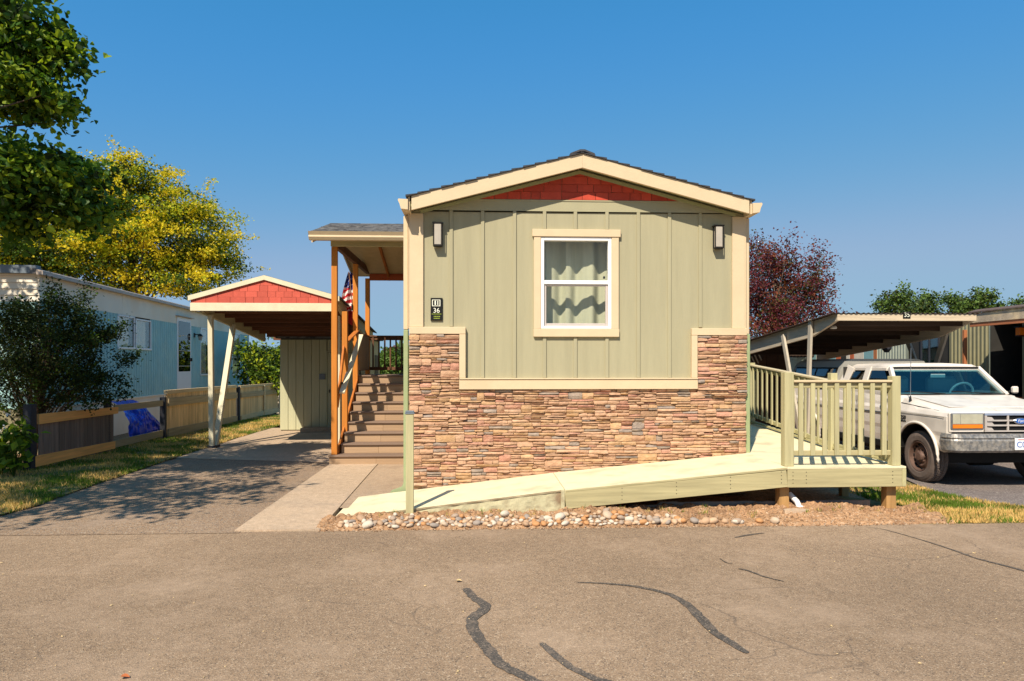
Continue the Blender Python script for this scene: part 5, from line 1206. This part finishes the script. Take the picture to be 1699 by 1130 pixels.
for sg in (-1, 1):
    X0, X1 = TX + sg * .90, TX + sg * .735
    MB().bar((TX + sg * .875, 10.27, 1.17), (TX + sg * .725, Rf - .02, RZ - .06), .07, .055, (1, 0, 0)).build('windshield_pillar', 'truck_white', tk)
    for (ya, yb, wd) in ((11.22, 11.24, .15), (11.93, 11.80, .26)): MB().bar((TX + sg * .895, ya, 1.18), (TX + sg * .742, yb, RZ - .05), .05, wd, (0, 1, 0)).build('cab_pillar', 'truck_white', tk)
    MB().bar((TX + sg * .895, 10.3, 1.20), (TX + sg * .895, 12.0, 1.205), .05, .06).build('window_sill', 'truck_white', tk)
    MB().bar((TX + sg * .742, Rf + .02, RZ - .085), (TX + sg * .742, Rb, RZ - .085), .045, .05).build('window_header', 'truck_white', tk)
    gx0, gx1 = .888, .748
    MB().prism([(10.36, 1.23), (11.16, 1.23), (11.18, RZ - .1), (10.66, RZ - .1)], 'x', -.003, .003)
    def sglass(pl, nm):
        vs = []
        for o_ in (0, .006):
            for (y_, z_) in pl: t_ = (z_ - 1.2) / (RZ - 1.26); vs.append((TX + sg * (gx0 + (gx1 - gx0) * t_ + .006 - o_), y_, z_))
        k = len(pl); MB().add(vs, [list(range(k)), list(range(2 * k - 1, k - 1, -1))] + [[i, (i + 1) % k, k + (i + 1) % k, k + i] for i in range(k)]).build(nm, 'dark_glass', tk)
    sglass([(10.42, 1.225), (11.15, 1.225), (11.17, RZ - .11), (10.78, RZ - .11)], 'door_window'); sglass([(11.32, 1.225), (11.80, 1.225), (11.74, RZ - .13), (11.33, RZ - .13)], 'quarter_window')
    mr_ = MB().box(TX + sg * 1.00, TX + sg * 1.09, 10.28, 10.36, 1.20, 1.31, .02).build('mirror', 'truck_white' if sg > 0 else 'black', tk); MB().bar((TX + sg * .93, 10.34, 1.2), (TX + sg * 1.04, 10.34, 1.27), .02, .02).build('mirror_arm', 'black', tk)
vs = []
for o_ in (0, .008):
    for (x, y, z_) in ((-.86, 10.28, 1.185), (.86, 10.28, 1.185), (.715, Rf - .045, RZ - .075), (-.715, Rf - .045, RZ - .075)): vs.append((TX + x, y + o_ + .015, z_))
MB().add(vs, [[0, 1, 2, 3], [7, 6, 5, 4], [0, 4, 5, 1], [1, 5, 6, 2], [2, 6, 7, 3], [3, 7, 4, 0]]).build('windshield', 'windshield_glass', tk)
MB().bar((TX - .85, 10.275, 1.19), (TX + .85, 10.275, 1.19), .03, .02).bar((TX - .72, Rf - .055, RZ - .06), (TX + .72, Rf - .055, RZ - .06), .02, .03).build('windshield_seal', 'black', tk)
MB().box(TX - .84, TX + .84, 10.32, 10.6, 1.08, 1.165, .02).build('dashboard', 'dash', tk)
MB().box(TX - .84, TX + .84, 11.90, 11.92, .9, RZ - .05).build('cab_back', 'dark_room', tk)
MB().box(TX - .88, TX + .88, 10.2, 11.9, 1.19, 1.199, .001).build('cabin_floor', 'dark_room', tk) if False else None
for x in (-.42, .42): MB().box(TX + x - .25, TX + x + .25, 11.05, 11.22, .85, 1.46, .06).build('seat_back', 'seat', tk); 
sw = MB(); pts = [(TX + .38 + .19 * cos(a), 10.62 - .06 * sin(a) - .02, 1.19 + .17 * sin(a)) for a in [2 * pi * i / 20 for i in range(21)]]; sw.tube(pts, .018, 6); sw.build('steering_wheel', 'dash', tk)
MB().box(TX - .12, TX + .12, 10.60, 10.62, 1.44, 1.50, .01).build('rear_view_mirror', 'dash', tk)
for (xa_, xb_) in ((-.75, -.1), (.0, .66)): MB().tube([(TX + xa_ + .62, 10.25, 1.20), (TX + xa_, 10.29, 1.235)], .008, 6).build('wiper', 'black', tk)
q = onx(1509, 657, TX - TW + .08); MB().tube([(q.x, q.y - .02, q.z - .06), (q.x + .01, q.y - .02, q.z + .72)], .0045, 6).build('antenna', 'chrome', tk)
MB().tube([(q.x, q.y - .02, q.z - .07), (q.x, q.y - .02, q.z - .0)], [.022, .010], 8).build('antenna_base', 'black', tk)
# front end
YFt = 8.985
MB().box(TX - .965, TX + .965, YFt - .012, YFt + .04, .725, .995, .012).build('header_panel', 'truck_white', tk)
for sg in (-1, 1):
    a, b = TX + sg * .50, TX + sg * .958; xa, xb = min(a, b), max(a, b)
    h_ = MB().box(xa, xb, YFt - .03, YFt - .0125, .775, .99, .008).build('headlight', 'chrome', tk)
    MB().box(xa + .02, xb - .02, YFt - .04, YFt - .031, .845, .978, .008).build('lens', 'lens_clear', h_); MB().box(xa + .02, xb - .02, YFt - .04, YFt - .031, .785, .838, .006).build('turn_signal', 'lens_amber', h_)
    MB().box(xa + (.12 if sg < 0 else xb - xa - .125), xa + (.125 if sg < 0 else xb - xa - .12), YFt - .043, YFt - .039, .845, .978, .001).build('lens_divider', 'chrome', h_)
g_ = MB().box(TX - .49, TX + .49, YFt - .02, YFt - .0125, .735, .99, .003).build('grille', 'black', tk)
f_ = MB().box(TX - .49, TX + .49, YFt - .045, YFt - .0205, .958, .99).build('grille_brow', 'grille_blue', g_)
f_ = MB().box(TX - .49, TX + .49, YFt - .045, YFt - .0205, .735, .755).box(TX - .49, TX - .462, YFt - .045, YFt - .0205, .7555, .9575).box(TX + .462, TX + .49, YFt - .045, YFt - .0205, .7555, .9575)
for x in (-.165, .165): f_.box(TX + x - .012, TX + x + .012, YFt - .045, YFt - .0205, .7555, .9575)
f_.build('grille_frame', 'grille_metal', g_)
for z_ in (.812, .878):
    for (xa, xb) in ((-.461, -.178), (-.152, .152), (.178, .461)): MB().box(TX + xa, TX + xb, YFt - .05, YFt - .0205, z_, z_ + .022).build('grille_bar', 'grille_metal', g_)
for z_ in (.757, .835, .901, ):
    for sg in (-1, 1): MB().prism([(TX + sg * .461, z_), (TX + sg * .36, z_), (TX + sg * .39, z_ + .035), (TX + sg * .461, z_ + .042)], 'y', YFt - .035, YFt - .0205).build('grille_wedge', 'grille_metal', g_)
M_ = Matrix.Translation((TX, YFt - .051, .885)) @ Matrix.Scale(2.3, 4, (1, 0, 0)) @ Matrix.Rotation(radians(90), 4, 'X')
em = MB().lathe([(.0001, .012), (.035, .012), (.042, .0), (.042, -.002)], M_, 28).build('emblem', 'chrome', g_)
M2 = Matrix.Translation((TX, YFt - .0655, .875)) @ Matrix.Scale(2.3, 4, (1, 0, 0)) @ Matrix.Rotation(radians(90), 4, 'X'); MB().lathe([(.0001, .001), (.032, .001), (.032, -.001)], M2, 28).build('emblem_field', 'ink_blue', em) if False else None
MB().lathe([(.0001, .0145), (.034, .0145), (.034, .011)], M_, 28).build('emblem_field', 'ink_blue', tk)
text('Ford', .055, Matrix.Translation((TX, YFt - .0665, .885)) @ FRONT, 'plate_white', tk, 'emblem_script', shear=.3)
# bumper: wraps the corners
prof = [(.715, .02), (.71, -.035), (.66, -.05), (.645, -.035), (.62, -.045), (.49, -.04), (.46, -.01), (.465, .02)]
pth = []
for a in range(7): t_ = radians(180 + 90 * a / 6); pth.append((TX - TW + .15 + .12 * cos(t_) - .0, 8.92 + .10 + .10 * sin(t_)))
pth = [(TX - TW + .03, 9.12)] + pth + [(TX, 8.90)]; pth += [(2 * TX - x, y) for x, y in reversed(pth[:-1])]
vs = []; fs = []
for i, (x, y) in enumerate(pth):
    a = pth[max(i - 1, 0)]; b = pth[min(i + 1, len(pth) - 1)]; dx, dy = b[0] - a[0], b[1] - a[1]; L_ = sqrt(dx * dx + dy * dy); nx_, ny_ = dy / L_, -dx / L_
    for (z_, o_) in prof: vs.append((x - nx_ * o_, y - ny_ * o_, z_))
k_ = len(prof)
for i in range(len(pth) - 1):
    for j in range(k_): fs.append([i * k_ + j, i * k_ + (j + 1) % k_, (i + 1) * k_ + (j + 1) % k_, (i + 1) * k_ + j])
bo = MB().add(vs, fs).build('bumper', 'bumper', tk)
MB().box(TX - .93, TX + .93, 8.96, 9.02, .68, .73, .004).build('bumper_gap', 'black', tk)
pl = MB().box(TX - .155, TX + .155, 8.835, 8.85, .50, .66, .006).build('license_plate', 'plate_white', tk)
text('C0', .11, Matrix.Translation((TX - .07, 8.834, .572)) @ FRONT, 'ink_blue', pl, 'plate_letters'); MB().box(TX - .115, TX + .11, 8.8325, 8.8345, .638, .646, .0005).build('plate_print', 'ink_red', pl)
text('F250', .085, Matrix.Translation((TX - TW - .006, 9.98, .86)) @ Matrix.Rotation(radians(-90), 4, 'Z') @ FRONT, 'black', tk, 'model_badge', ext=.003)
MB().box(TX - TW - .006, TX - TW, 9.90, 10.02, .80, .815, .001).build('badge_bar', 'black', tk)
MB().box(TX - .7, TX + .7, 9.4, 12.9, .25, .42).box(TX - .75, TX + .75, 9.62, 9.75, .24, .36).build('chassis', 'black', tk)
MB().tube([(TX - .15, 9.7, .32), (TX + .15, 9.7, .32)], .15, 12).build('differential', 'black', tk)
# wheels
def wheel(x, y, sg, steer=0):
    M_ = Matrix.Translation((x, y, TZ + WR)) @ Matrix.Rotation(steer, 4, 'Z') @ Matrix.Rotation(radians(90 * sg), 4, 'Y')
    wo = MB().lathe([(.215, .10), (.235, .115), (.30, .118), (.335, .105), (.352, .09), (WR, .085), (WR, .03), (.358, .028), (.358, .022), (WR, .02), (WR, -.02), (.358, -.022), (.358, -.028), (WR, -.03), (WR, -.085), (.33, -.11), (.23, -.11), (.215, -.1)], M_, 40).build('wheel', 'rubber', tk)
    MB().lathe([(.218, .10), (.212, .112), (.20, .10), (.195, .06), (.175, .045), (.165, .055), (.135, .075), (.10, .06), (.085, .062), (.07, .10), (.055, .115), (.0001, .117)], M_, 36).build('rim', 'rim', wo, smooth=False)
    m2 = MB()
    for k in range(16):
        a = 2 * pi * k / 16; c = M_ @ Vector((.181 * cos(a), .181 * sin(a), .051)); rdir = (M_.to_3x3() @ Vector((cos(a), sin(a), 0))).normalized(); tdir = (M_.to_3x3() @ Vector((-sin(a), cos(a), 0))).normalized(); ndir = rdir.cross(tdir)
        m2.obox(c, (rdir, tdir, ndir), (.011, .020, .012), .004)
    m2.build('rim_slots', 'black', wo)
    m2 = MB()
    for k in range(8):
        a = 2 * pi * k / 8; c = M_ @ Vector((.088 * cos(a), .088 * sin(a), .07)); rdir = (M_.to_3x3() @ Vector((cos(a), sin(a), 0))).normalized(); tdir = (M_.to_3x3() @ Vector((-sin(a), cos(a), 0))).normalized()
        m2.obox(c, (rdir, tdir, rdir.cross(tdir)), (.010, .010, .012), .003)
    kind(m2.build('lug_nuts', 'rim', wo), 'stuff')
    m2 = MB()
    for k in range(60):   # tread blocks
        a = 2 * pi * k / 60
        for zz, da in ((-.058, 0), (0, .5), (.058, 0)):
            aa = a + da * 2 * pi / 60; c = M_ @ Vector(((WR + .002) * cos(aa), (WR + .002) * sin(aa), zz)); rdir = (M_.to_3x3() @ Vector((cos(aa), sin(aa), 0))).normalized(); tdir = (M_.to_3x3() @ Vector((-sin(aa), cos(aa), 0))).normalized()
            m2.obox(c, (rdir, tdir, rdir.cross(tdir)), (.006, .013, .022), .002)
    kind(m2.build('tread', 'rubber', wo), 'stuff')
wheel(TX - TW + .14, FWY, -1); wheel(TX + TW - .14, FWY, 1); wheel(TX - TW + .13, RWY, -1); wheel(TX + TW - .13, RWY, 1)
# canopy over the bed
CZ = 1.755
def csec(y, ins=0): return [(TX + a, y, b) for a, b in [(-.95 + ins, 1.225), (-.92 + ins, 1.28), (-.80 + ins, 1.60), (-.74, CZ - .04), (-.6, CZ), (.6, CZ), (.74, CZ - .04), (.80 - ins, 1.60), (.92 - ins, 1.28), (.95 - ins, 1.225)]]
vs = csec(12.05) + csec(13.75) + csec(14.0, .0); vs[20:] = [(x, y - .0, 1.225 + (z_ - 1.225) * .93) for x, y, z_ in vs[20:]]
vs = [(x, y + (.0 if z_ < 1.3 else -.10) if y > 13.9 else y, z_) for x, y, z_ in vs]; fs = []
for i in range(2):
    for k in range(10): fs.append([i * 10 + k, i * 10 + (k + 1) % 10, (i + 1) * 10 + (k + 1) % 10, (i + 1) * 10 + k])
fs += [list(range(10)), list(range(29, 19, -1))]
cn = MB().add(vs, fs).build('canopy', 'canopy_grey', tk)
for sg in (-1, 1):
    for (ya, yb) in ((12.18, 12.86), (12.92, 13.72)):
        vs = []
        for o_ in (.004, .012):
            for (y_, z_) in ((ya, 1.33), (yb, 1.33), (yb, 1.57), (ya, 1.57)): t_ = (z_ - 1.28) / .34; vs.append((TX + sg * (.92 - .12 * t_ + o_), y_, z_))
        MB().add(vs, [[0, 1, 2, 3], [7, 6, 5, 4], [0, 4, 5, 1], [1, 5, 6, 2], [2, 6, 7, 3], [3, 7, 4, 0]]).build('canopy_window', 'windshield_glass', cn)
    vs = []
    for o_ in (.001, .004):
        for (y_, z_) in ((12.14, 1.30), (13.78, 1.30), (13.76, 1.60), (12.14, 1.60)): t_ = (z_ - 1.28) / .34; vs.append((TX + sg * (.92 - .12 * t_ + o_), y_, z_))
    MB().add(vs, [[0, 1, 2, 3], [7, 6, 5, 4], [0, 4, 5, 1], [1, 5, 6, 2], [2, 6, 7, 3], [3, 7, 4, 0]]).build('window_gasket', 'black', cn)
# ================================================================ TREES AND SHRUBS
LEAF = {
 'quad': ([(-.5, 0, 0), (0, -.35, .06), (.5, 0, 0), (0, .35, .06)], [[0, 1, 2, 3]]),
 'fold': ([(-.5, 0, 0), (-.1, -.32, .10), (.5, 0, -.04), (-.1, .32, .10)], [[0, 1, 2], [0, 2, 3]]),
 'heart': ([(-.42, 0, 0), (-.5, -.2, .05), (-.25, -.42, .12), (.1, -.3, .10), (.5, 0, -.12), (.1, .3, .10), (-.25, .42, .12), (-.5, .2, .05)], [[0, 1, 2, 3, 4], [0, 4, 5, 6, 7]]),
}
def sprigs(cl, n, L, step, seed, upb=.5, mind=.75):
    r = np.random.RandomState(seed); out = []; c0 = [c for c in cl if c[2] > mind and c[1][2] > -.35]
    for k in range(n):
        c, d, q = c0[r.randint(len(c0))]; v = d + r.normal(size=3) * .35 + np.array([0, 0, upb]); v /= np.linalg.norm(v); ln = L * r.uniform(.4, 1.1); t = 0
        while t < ln: out.append((np.array(c) + v * t + r.normal(size=3) * step * .12 + np.array([0, 0, -.18 * t * t / max(L, .1)]), v, 1.0)); t += step
    return out
def clumps(lobes, n, seed, inner=.55, bias=.3, wob=.30):
    r = np.random.RandomState(seed); out = []; vol = np.array([l[1][0] * l[1][1] * l[1][2] for l in lobes]) ** .75; vol /= vol.sum()
    for k in range(n):
        l = lobes[r.choice(len(lobes), p=vol)]; d = r.normal(size=3); d /= np.linalg.norm(d); rr = inner + (1 - inner) * r.rand() ** .6
        q = 1 + wob * noise.noise(Vector(d * 1.9) + Vector((seed, l[0][0], 0)))
        out.append((np.array(l[0]) + d * np.array(l[1]) * rr * q, d, rr))
    return out
def foliage(name, cl, per, spread, size, shape, mats, wt, par, seed, up=.5, flat=.7, outer_first=0):
    r = np.random.RandomState(seed); LV, LF = LEAF[shape]; LV = np.array(LV); nv_ = len(LV); V = []; F = []; MI = []; k = 0; off = np.array(WO[par.name])
    for (c, d, rr) in cl:
        p = np.array(wt, float)
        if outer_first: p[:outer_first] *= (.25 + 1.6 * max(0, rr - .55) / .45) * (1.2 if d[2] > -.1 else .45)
        p /= p.sum(); mi = r.choice(len(mats), p=p); nleaf = max(3, int(per * r.uniform(.6, 1.4)))
        P = c + r.normal(size=(nleaf, 3)) * spread * np.array([1, 1, flat])
        nrm = r.normal(size=(nleaf, 3)) * .75 + d * .35 + np.array([0, 0, up]); nrm /= np.linalg.norm(nrm, axis=1)[:, None]
        t = np.cross(nrm, r.normal(size=(nleaf, 3))); t /= np.linalg.norm(t, axis=1)[:, None] + 1e-9; b = np.cross(nrm, t)
        s_ = size * r.uniform(.65, 1.25, size=(nleaf, 1, 1))
        W = P[:, None, :] - off + s_ * (LV[None, :, 0:1] * t[:, None, :] + LV[None, :, 1:2] * b[:, None, :] + LV[None, :, 2:3] * nrm[:, None, :])
        V.append(W.reshape(-1, 3))
        for q in range(nleaf):
            m1 = mi if r.rand() < .8 else r.choice(len(mats), p=p)
            for f in LF: F.append([i + k for i in f]); MI.append(m1)
            k += nv_
    me = bpy.data.meshes.new(name); me.from_pydata(np.concatenate(V).tolist(), [], F)
    for m1 in mats: me.materials.append(MT[m1])
    me.polygons.foreach_set('material_index', MI); o = bpy.data.objects.new(name, me); COL.objects.link(o); o.parent = par; WO[o.name] = WO[par.name]; return o
def limbs(par, base, top, r0, cl, n, seed, matn='bark', rr=.3, lowfork=.35):
    rnd = random.Random(seed); base = Vector(base); top = Vector(top)
    pts = [base.lerp(top, t) + Vector((rnd.uniform(-1, 1), rnd.uniform(-1, 1), 0)) * r0 * .6 * (1 if 0 < t < 1 else 0) for t in (0, .2, .4, .6, .8, 1)]
    MB().tube(pts, [r0, r0 * .85, r0 * .75, r0 * .6, r0 * .42, r0 * .2], 10).build('trunk', matn, par, smooth=True)
    m2 = MB()
    for (c, d, q) in rnd.sample(cl, min(n, len(cl))):
        c = Vector(c); t = rnd.uniform(lowfork, .95); s_ = base.lerp(top, t); mid = s_.lerp(c, .5) + Vector((rnd.uniform(-.1, .1), rnd.uniform(-.1, .1), rnd.uniform(.0, .25))) * (c - s_).length * .4
        ra = r0 * rr * (1.15 - t); m2.tube([s_, s_.lerp(mid, .5), mid, mid.lerp(c, .5), c], [ra, ra * .8, ra * .6, ra * .4, ra * .15], 5, cap=False)
    return m2.build('branches', matn, par, smooth=True)
def lobe(px, py, Y, r, ry=None, rz=None):
    c = at(px, py, Y); k = (c.xy.length) / FP * .97; return ((c.x, c.y, c.z), (r * k, (ry or r) * k, (rz or r) * k))
# big broad-leaved tree hanging in from the left
bt = thing('broadleaf_tree', 'large dark tree with heart shaped leaves hanging into the top left corner', 'tree', (-8.6, 6.3, 0))
LB = [lobe(10, 60, 9.0, 58), lobe(82, 88, 9.0, 38, 45, 28), lobe(25, 158, 9.0, 66, 70, 36), lobe(66, 158, 9.0, 24, 40, 18), lobe(10, 290, 8.6, 66, 80, 42), lobe(98, 280, 8.7, 36, 50, 12), lobe(10, 345, 8.4, 54, 60, 48), lobe(128, 348, 8.8, 34, 45, 22), lobe(70, 308, 8.6, 46, 60, 30)]
LO = [((-9.7, 9.8, 6.2), (1.7, 1.6, 1.2)), 
      ((-6.3, 5.2, 5.3), (1.5, 1.5, .7)), ((-5.3, 6.7, 5.4), (.8, 1.0, .45)), ((-7.4, 4.2, 5.0), (1.3, 1.2, .8)), ((-5.1, 5.0, 4.9), (.8, 1.0, .45)), ((-6.0, 3.9, 4.6), (1.1, .8, .5)), ((-6.4, 7.4, 5.2), (.9, .9, .5)), ((-7.6, 8.2, 5.8), (1.3, 1.4, 1.4)), ((-6.2, 5.4, 4.6), (1.0, 1.0, .55)), ((-7.7, 5.0, 5.0), (1.3, 1.3, 1.1)), ((-5.2, 7.2, 5.9), (.8, 1.0, .6)), ((-8.4, 7.2, 5.0), (1.4, 1.8, 1.5)), ((-8.6, 6.4, 7.2), (1.8, 2, 1.3))]
cl_ = clumps(LO, 760, 3, .3)
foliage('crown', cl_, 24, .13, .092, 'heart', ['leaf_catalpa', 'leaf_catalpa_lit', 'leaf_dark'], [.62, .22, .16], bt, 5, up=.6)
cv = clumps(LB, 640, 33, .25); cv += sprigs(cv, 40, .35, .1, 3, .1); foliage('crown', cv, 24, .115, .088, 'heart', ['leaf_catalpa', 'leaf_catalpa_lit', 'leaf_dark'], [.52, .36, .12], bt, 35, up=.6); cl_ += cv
limbs(bt, (-8.6, 6.3, -.05), (-7.9, 7.0, 6.0), .24, cl_, 60, 4, rr=.22)
ml = MB(); ml.add(*[LEAF['heart'][0], LEAF['heart'][1]]); mls = [ml.mesh('leaf', mm, recalc=False) for mm in ('leaf_catalpa', 'leaf_catalpa_lit')]
vis = [c for c in cl_ if 0 <= CX + FP * ((c[0][0] * cT - c[0][1] * sT) / (c[0][0] * sT + c[0][1] * cT)) < 200]
for i in range(290):
    c, d, q = random.choice(vis); p_ = Vector(c) + Vector((random.gauss(0, .14), random.gauss(0, .14) - .08, random.gauss(0, .12)))
    inst('leaf', mls[0] if random.random() < .72 else mls[1], bt, p_, (random.uniform(-.9, .9), random.uniform(.1, 1.3), random.uniform(0, 6.3)), (.115 * random.uniform(.8, 1.2),) * 3)
# golden locust behind the left home
gl_ = thing('locust_tree', 'golden yellow and green feathery tree behind the teal mobile home', 'tree', (-13.5, 26, 0))
LG = [lobe(225, 335, 25, 95, 80, 62), lobe(300, 380, 25, 78, 80, 60), lobe(215, 290, 25, 50, 50, 24), lobe(150, 350, 26, 80, 80, 55), lobe(60, 420, 24, 95, 80, 42), lobe(345, 430, 25, 48, 50, 38), lobe(300, 455, 25, 80, 60, 32), lobe(180, 430, 25, 110, 80, 45), lobe(20, 400, 24, 55, 60, 40)]
cg = clumps(LG, 880, 8, .35, wob=.5)
foliage('crown', sprigs(cg, 110, 1.3, .22, 5, .25), 14, .10, .09, 'quad', ['leaf_yellow', 'leaf_lime'], [.75, .25], gl_, 19, flat=.6)
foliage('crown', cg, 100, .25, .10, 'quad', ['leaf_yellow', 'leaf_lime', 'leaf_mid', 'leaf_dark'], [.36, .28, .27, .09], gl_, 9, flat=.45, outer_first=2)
sp = [c for c in cg if c[2] > .93 and c[1][2] > -.2]
limbs(gl_, (-13.2, 26, -.05), (-12.8, 26, 6.5), .28, cg, 120, 6, rr=.22)
# purple plum behind right carport
pp = thing('plum_tree', 'dark purple leaved plum tree behind the right corner of the house', 'tree', (9.3, 21, 0))
LP = [lobe(1255, 470, 21, 42, 50, 62), lobe(1320, 500, 21, 52, 55, 55), lobe(1300, 440, 21, 32, 36, 42), lobe(1350, 475, 21, 26, 30, 30), lobe(1260, 545, 20.5, 60, 55, 40), lobe(1330, 560, 21, 48, 50, 30), lobe(1240, 420, 21, 20, 25, 26), lobe(1368, 520, 21, 18, 22, 12)]
cpz = clumps(LP, 560, 12, .15, wob=.5); cpz += sprigs(cpz, 70, 1.0, .2, 6, .6)
foliage('crown', cpz, 26, .17, .085, 'fold', ['leaf_purple', 'leaf_bronze', 'leaf_olive'], [.6, .27, .13], pp, 13)
limbs(pp, (9.2, 21, -.05), (9.3, 21, 4.2), .16, cpz, 130, 7, 'bark_grey', rr=.22)
# dark shrub in front of the left home
sb = thing('shrub', 'tall dark evergreen shrub leaning over the low fence at the left', 'shrub', (-7.9, 12.4, 0))
LS = [lobe(60, 600, 12.2, 85, 70, 75), lobe(120, 600, 12.2, 62, 55, 62), lobe(125, 530, 12.2, 34, 34, 40), lobe(25, 530, 12.2, 30, 30, 28), lobe(160, 560, 12.2, 22, 22, 22), lobe(140, 650, 12.2, 42, 38, 30), lobe(20, 650, 11.8, 60, 50, 50), lobe(85, 545, 12.2, 40, 40, 42)]
cs2 = clumps(LS, 520, 14, .2, wob=.5); cs2 += sprigs(cs2, 110, .45, .07, 7, .9)
foliage('crown', cs2, 22, .085, .055, 'fold', ['leaf_dark', 'leaf_olive', 'leaf_mid'], [.6, .27, .13], sb, 15)
limbs(sb, (-7.85, 12.4, -.02), (-7.4, 12.2, 2.2), .06, cs2, 110, 9, 'bark', rr=.3, lowfork=.05)
# leafy plants at the fence foot
for k, (px, py, Y, lb) in enumerate(((22, 745, 10.2, 'upright broad leaved plant beside the dark fence post'), (2, 700, 10.4, 'white flowering stems at the left edge of the picture'))):
    q = at(px, py, Y); t = thing('garden_plant', lb, 'plant', (q.x, q.y, 0)); L2 = [((q.x, q.y, .45), (.24, .24, .36))]
    c2 = clumps(L2, 30, 20 + k, .3); foliage('leaves', c2, 5, .07, .16, 'fold', ['leaf_mid', 'leaf_catalpa_lit'], [.7, .3], t, 21 + k)
    if k == 1: kind(foliage('flowers', [(np.array((q.x + random.uniform(-.15, .15), q.y, random.uniform(.6, 1.0))), np.array((0, -1, 0)), 1.) for _ in range(7)], 8, .03, .035, 'quad', ['flag_white'], [1], t, 30), 'stuff')
    m2 = MB()
    for (c, d, qq) in c2[:10]: m2.tube([(q.x, q.y, 0), tuple(c)], .008, 5)
    m2.build('stems', 'leaf_mid', t)
# bush behind the far fence
bb = thing('shrub', 'bright green leafy bush between the teal home and the shed', 'shrub', (-8.0, 24, 0))
LBB = [lobe(440, 600, 24, 38, 40, 40), lobe(455, 620, 23.5, 34, 40, 34), lobe(425, 625, 24, 25, 30, 30), lobe(415, 590, 25, 18, 20, 22)]
cb_ = clumps(LBB, 200, 16, .4); foliage('crown', cb_, 18, .17, .13, 'fold', ['leaf_mid', 'leaf_catalpa_lit', 'leaf_lime', 'leaf_dark'], [.42, .22, .1, .26], bb, 17); limbs(bb, (-8.1, 24, -.05), (-8.1, 24, 1.6), .07, cb_, 25, 10)
# trees far right
FT = [('rounded green tree furthest left above the weathered carport roof', [(1473, 497, 17, 24), (1463, 508, 14, 18), (1502, 495, 18, 24), (1488, 514, 24, 12)], 48), ('narrow green tree second in the row above the number sign', [(1539, 498, 11, 17), (1524, 512, 14, 10), (1550, 510, 10, 10)], 50),
      ('sparse olive tree third in the row beyond the carport', [(1590, 508, 12, 12), (1574, 493, 7, 6)], 52), ('tallest green tree in the row beyond the right carport', [(1618, 498, 15, 22), (1637, 488, 9, 18), (1648, 508, 18, 10), (1605, 510, 10, 12)], 48), ('dark tree top cut by the right edge of the picture', [(1690, 508, 10, 18), (1712, 510, 20, 22)], 50)]
FT = [(a, [(x, y + 5, rx * .85, rz_ * .72) for x, y, rx, rz_ in b], c) for a, b, c in FT]
for i, (lb, L_, Y) in enumerate(FT):
    lob = [lobe(px, py, Y, rx, rx, rz_) for px, py, rx, rz_ in L_]; b_ = lob[0][0]; t = thing('tree', lb, 'tree', (b_[0], b_[1], 0), 'trees beyond the right carport')
    c = clumps(lob, 60 + 30 * len(L_), 40 + i, .2, wob=.6); c += sprigs(c, 18, .8, .3, 50 + i, .9); foliage('crown', c, 12, .24, .22, 'fold', ['leaf_far', 'leaf_far_dark', 'leaf_olive'], [.5, .3, .2], t, 50 + i); limbs(t, (b_[0], b_[1], 0), (b_[0], b_[1], b_[2] + .6), .16, c, 28, 60 + i, rr=.35)
# trees seen through the porch rail, and tree belt on the horizon
PT = [('conical dark evergreen seen between the porch balusters by the house', [(664, 598, 9, 18)], 62, 'leaf_far_dark'), ('round green tree seen through the porch balusters', [(645, 602, 14, 18)], 60, 'leaf_far'), ('brownish green tree seen through the porch balusters', [(655, 590, 7, 9)], 66, 'leaf_bronze'), ('green tree behind the left porch balusters', [(628, 604, 14, 18)], 64, 'leaf_far')]
for i, (lb, L_, Y, mm) in enumerate(PT):
    lob = [lobe(px, py, Y, rx, rx, rz_) for px, py, rx, rz_ in L_]; b_ = lob[0][0]; t = thing('tree', lb, 'tree', (b_[0], b_[1], 0), 'trees behind the porch')
    c = clumps(lob, 170, 80 + i, .3); foliage('crown', c, 12, .3, .3, 'fold', [mm, 'leaf_mid'], [.75, .25], t, 90 + i); limbs(t, (b_[0], b_[1], 0), (b_[0], b_[1], b_[2]), .2, c, 12, 95 + i)
V = []; F = []; r = np.random.RandomState(77); k = 0
for i in range(16000):
    a = r.uniform(-1.15, 1.15); R_ = r.uniform(95, 125); x, y = R_ * sin(a), R_ * cos(a); top = 2.2 + 3.5 * noise.noise(Vector((a * 14, 0, 0))) + 1.6 * noise.noise(Vector((a * 50, 3, 0)))
    z = r.uniform(-.1, 1) ** .8 * max(1.2, top + 1.2) if True else 0
    z = abs(z) if z == z else .5
    c = np.array((x, y, z)); t1 = r.normal(size=3) * .55; t2 = r.normal(size=3) * .4; V += [c - t1, c - t2, c + t1, c + t2]; F.append([k, k + 1, k + 2, k + 3]); k += 4
m2 = MB(); m2.v = [tuple(v) for v in V]; m2.f = F; m2.mi = [int(x) for x in r.randint(0, 2, len(F))]; kind(tag(m2.build('distant_woods', ['leaf_far', 'leaf_far_dark'], recalc=False), 'low line of distant green woods along the horizon', 'woods'), 'stuff')
# fallen leaves
for px, py, lb in ((208, 1122, 'reddish brown leaf lying on the road near the bottom left corner'), (762, 963, 'yellow leaf on the road just above the winding tar seam')):
    q = gr(px, py, .012); t = MB().add([(q.x + a * .05, q.y + b * .05, q.z + c * .05) for a, b, c in LEAF['heart'][0]], LEAF['heart'][1]).build('fallen_leaf', 'tan_leaf' if px < 500 else 'leaf_litter', origin=tuple(q), recalc=False); tag(t, lb, 'leaf')
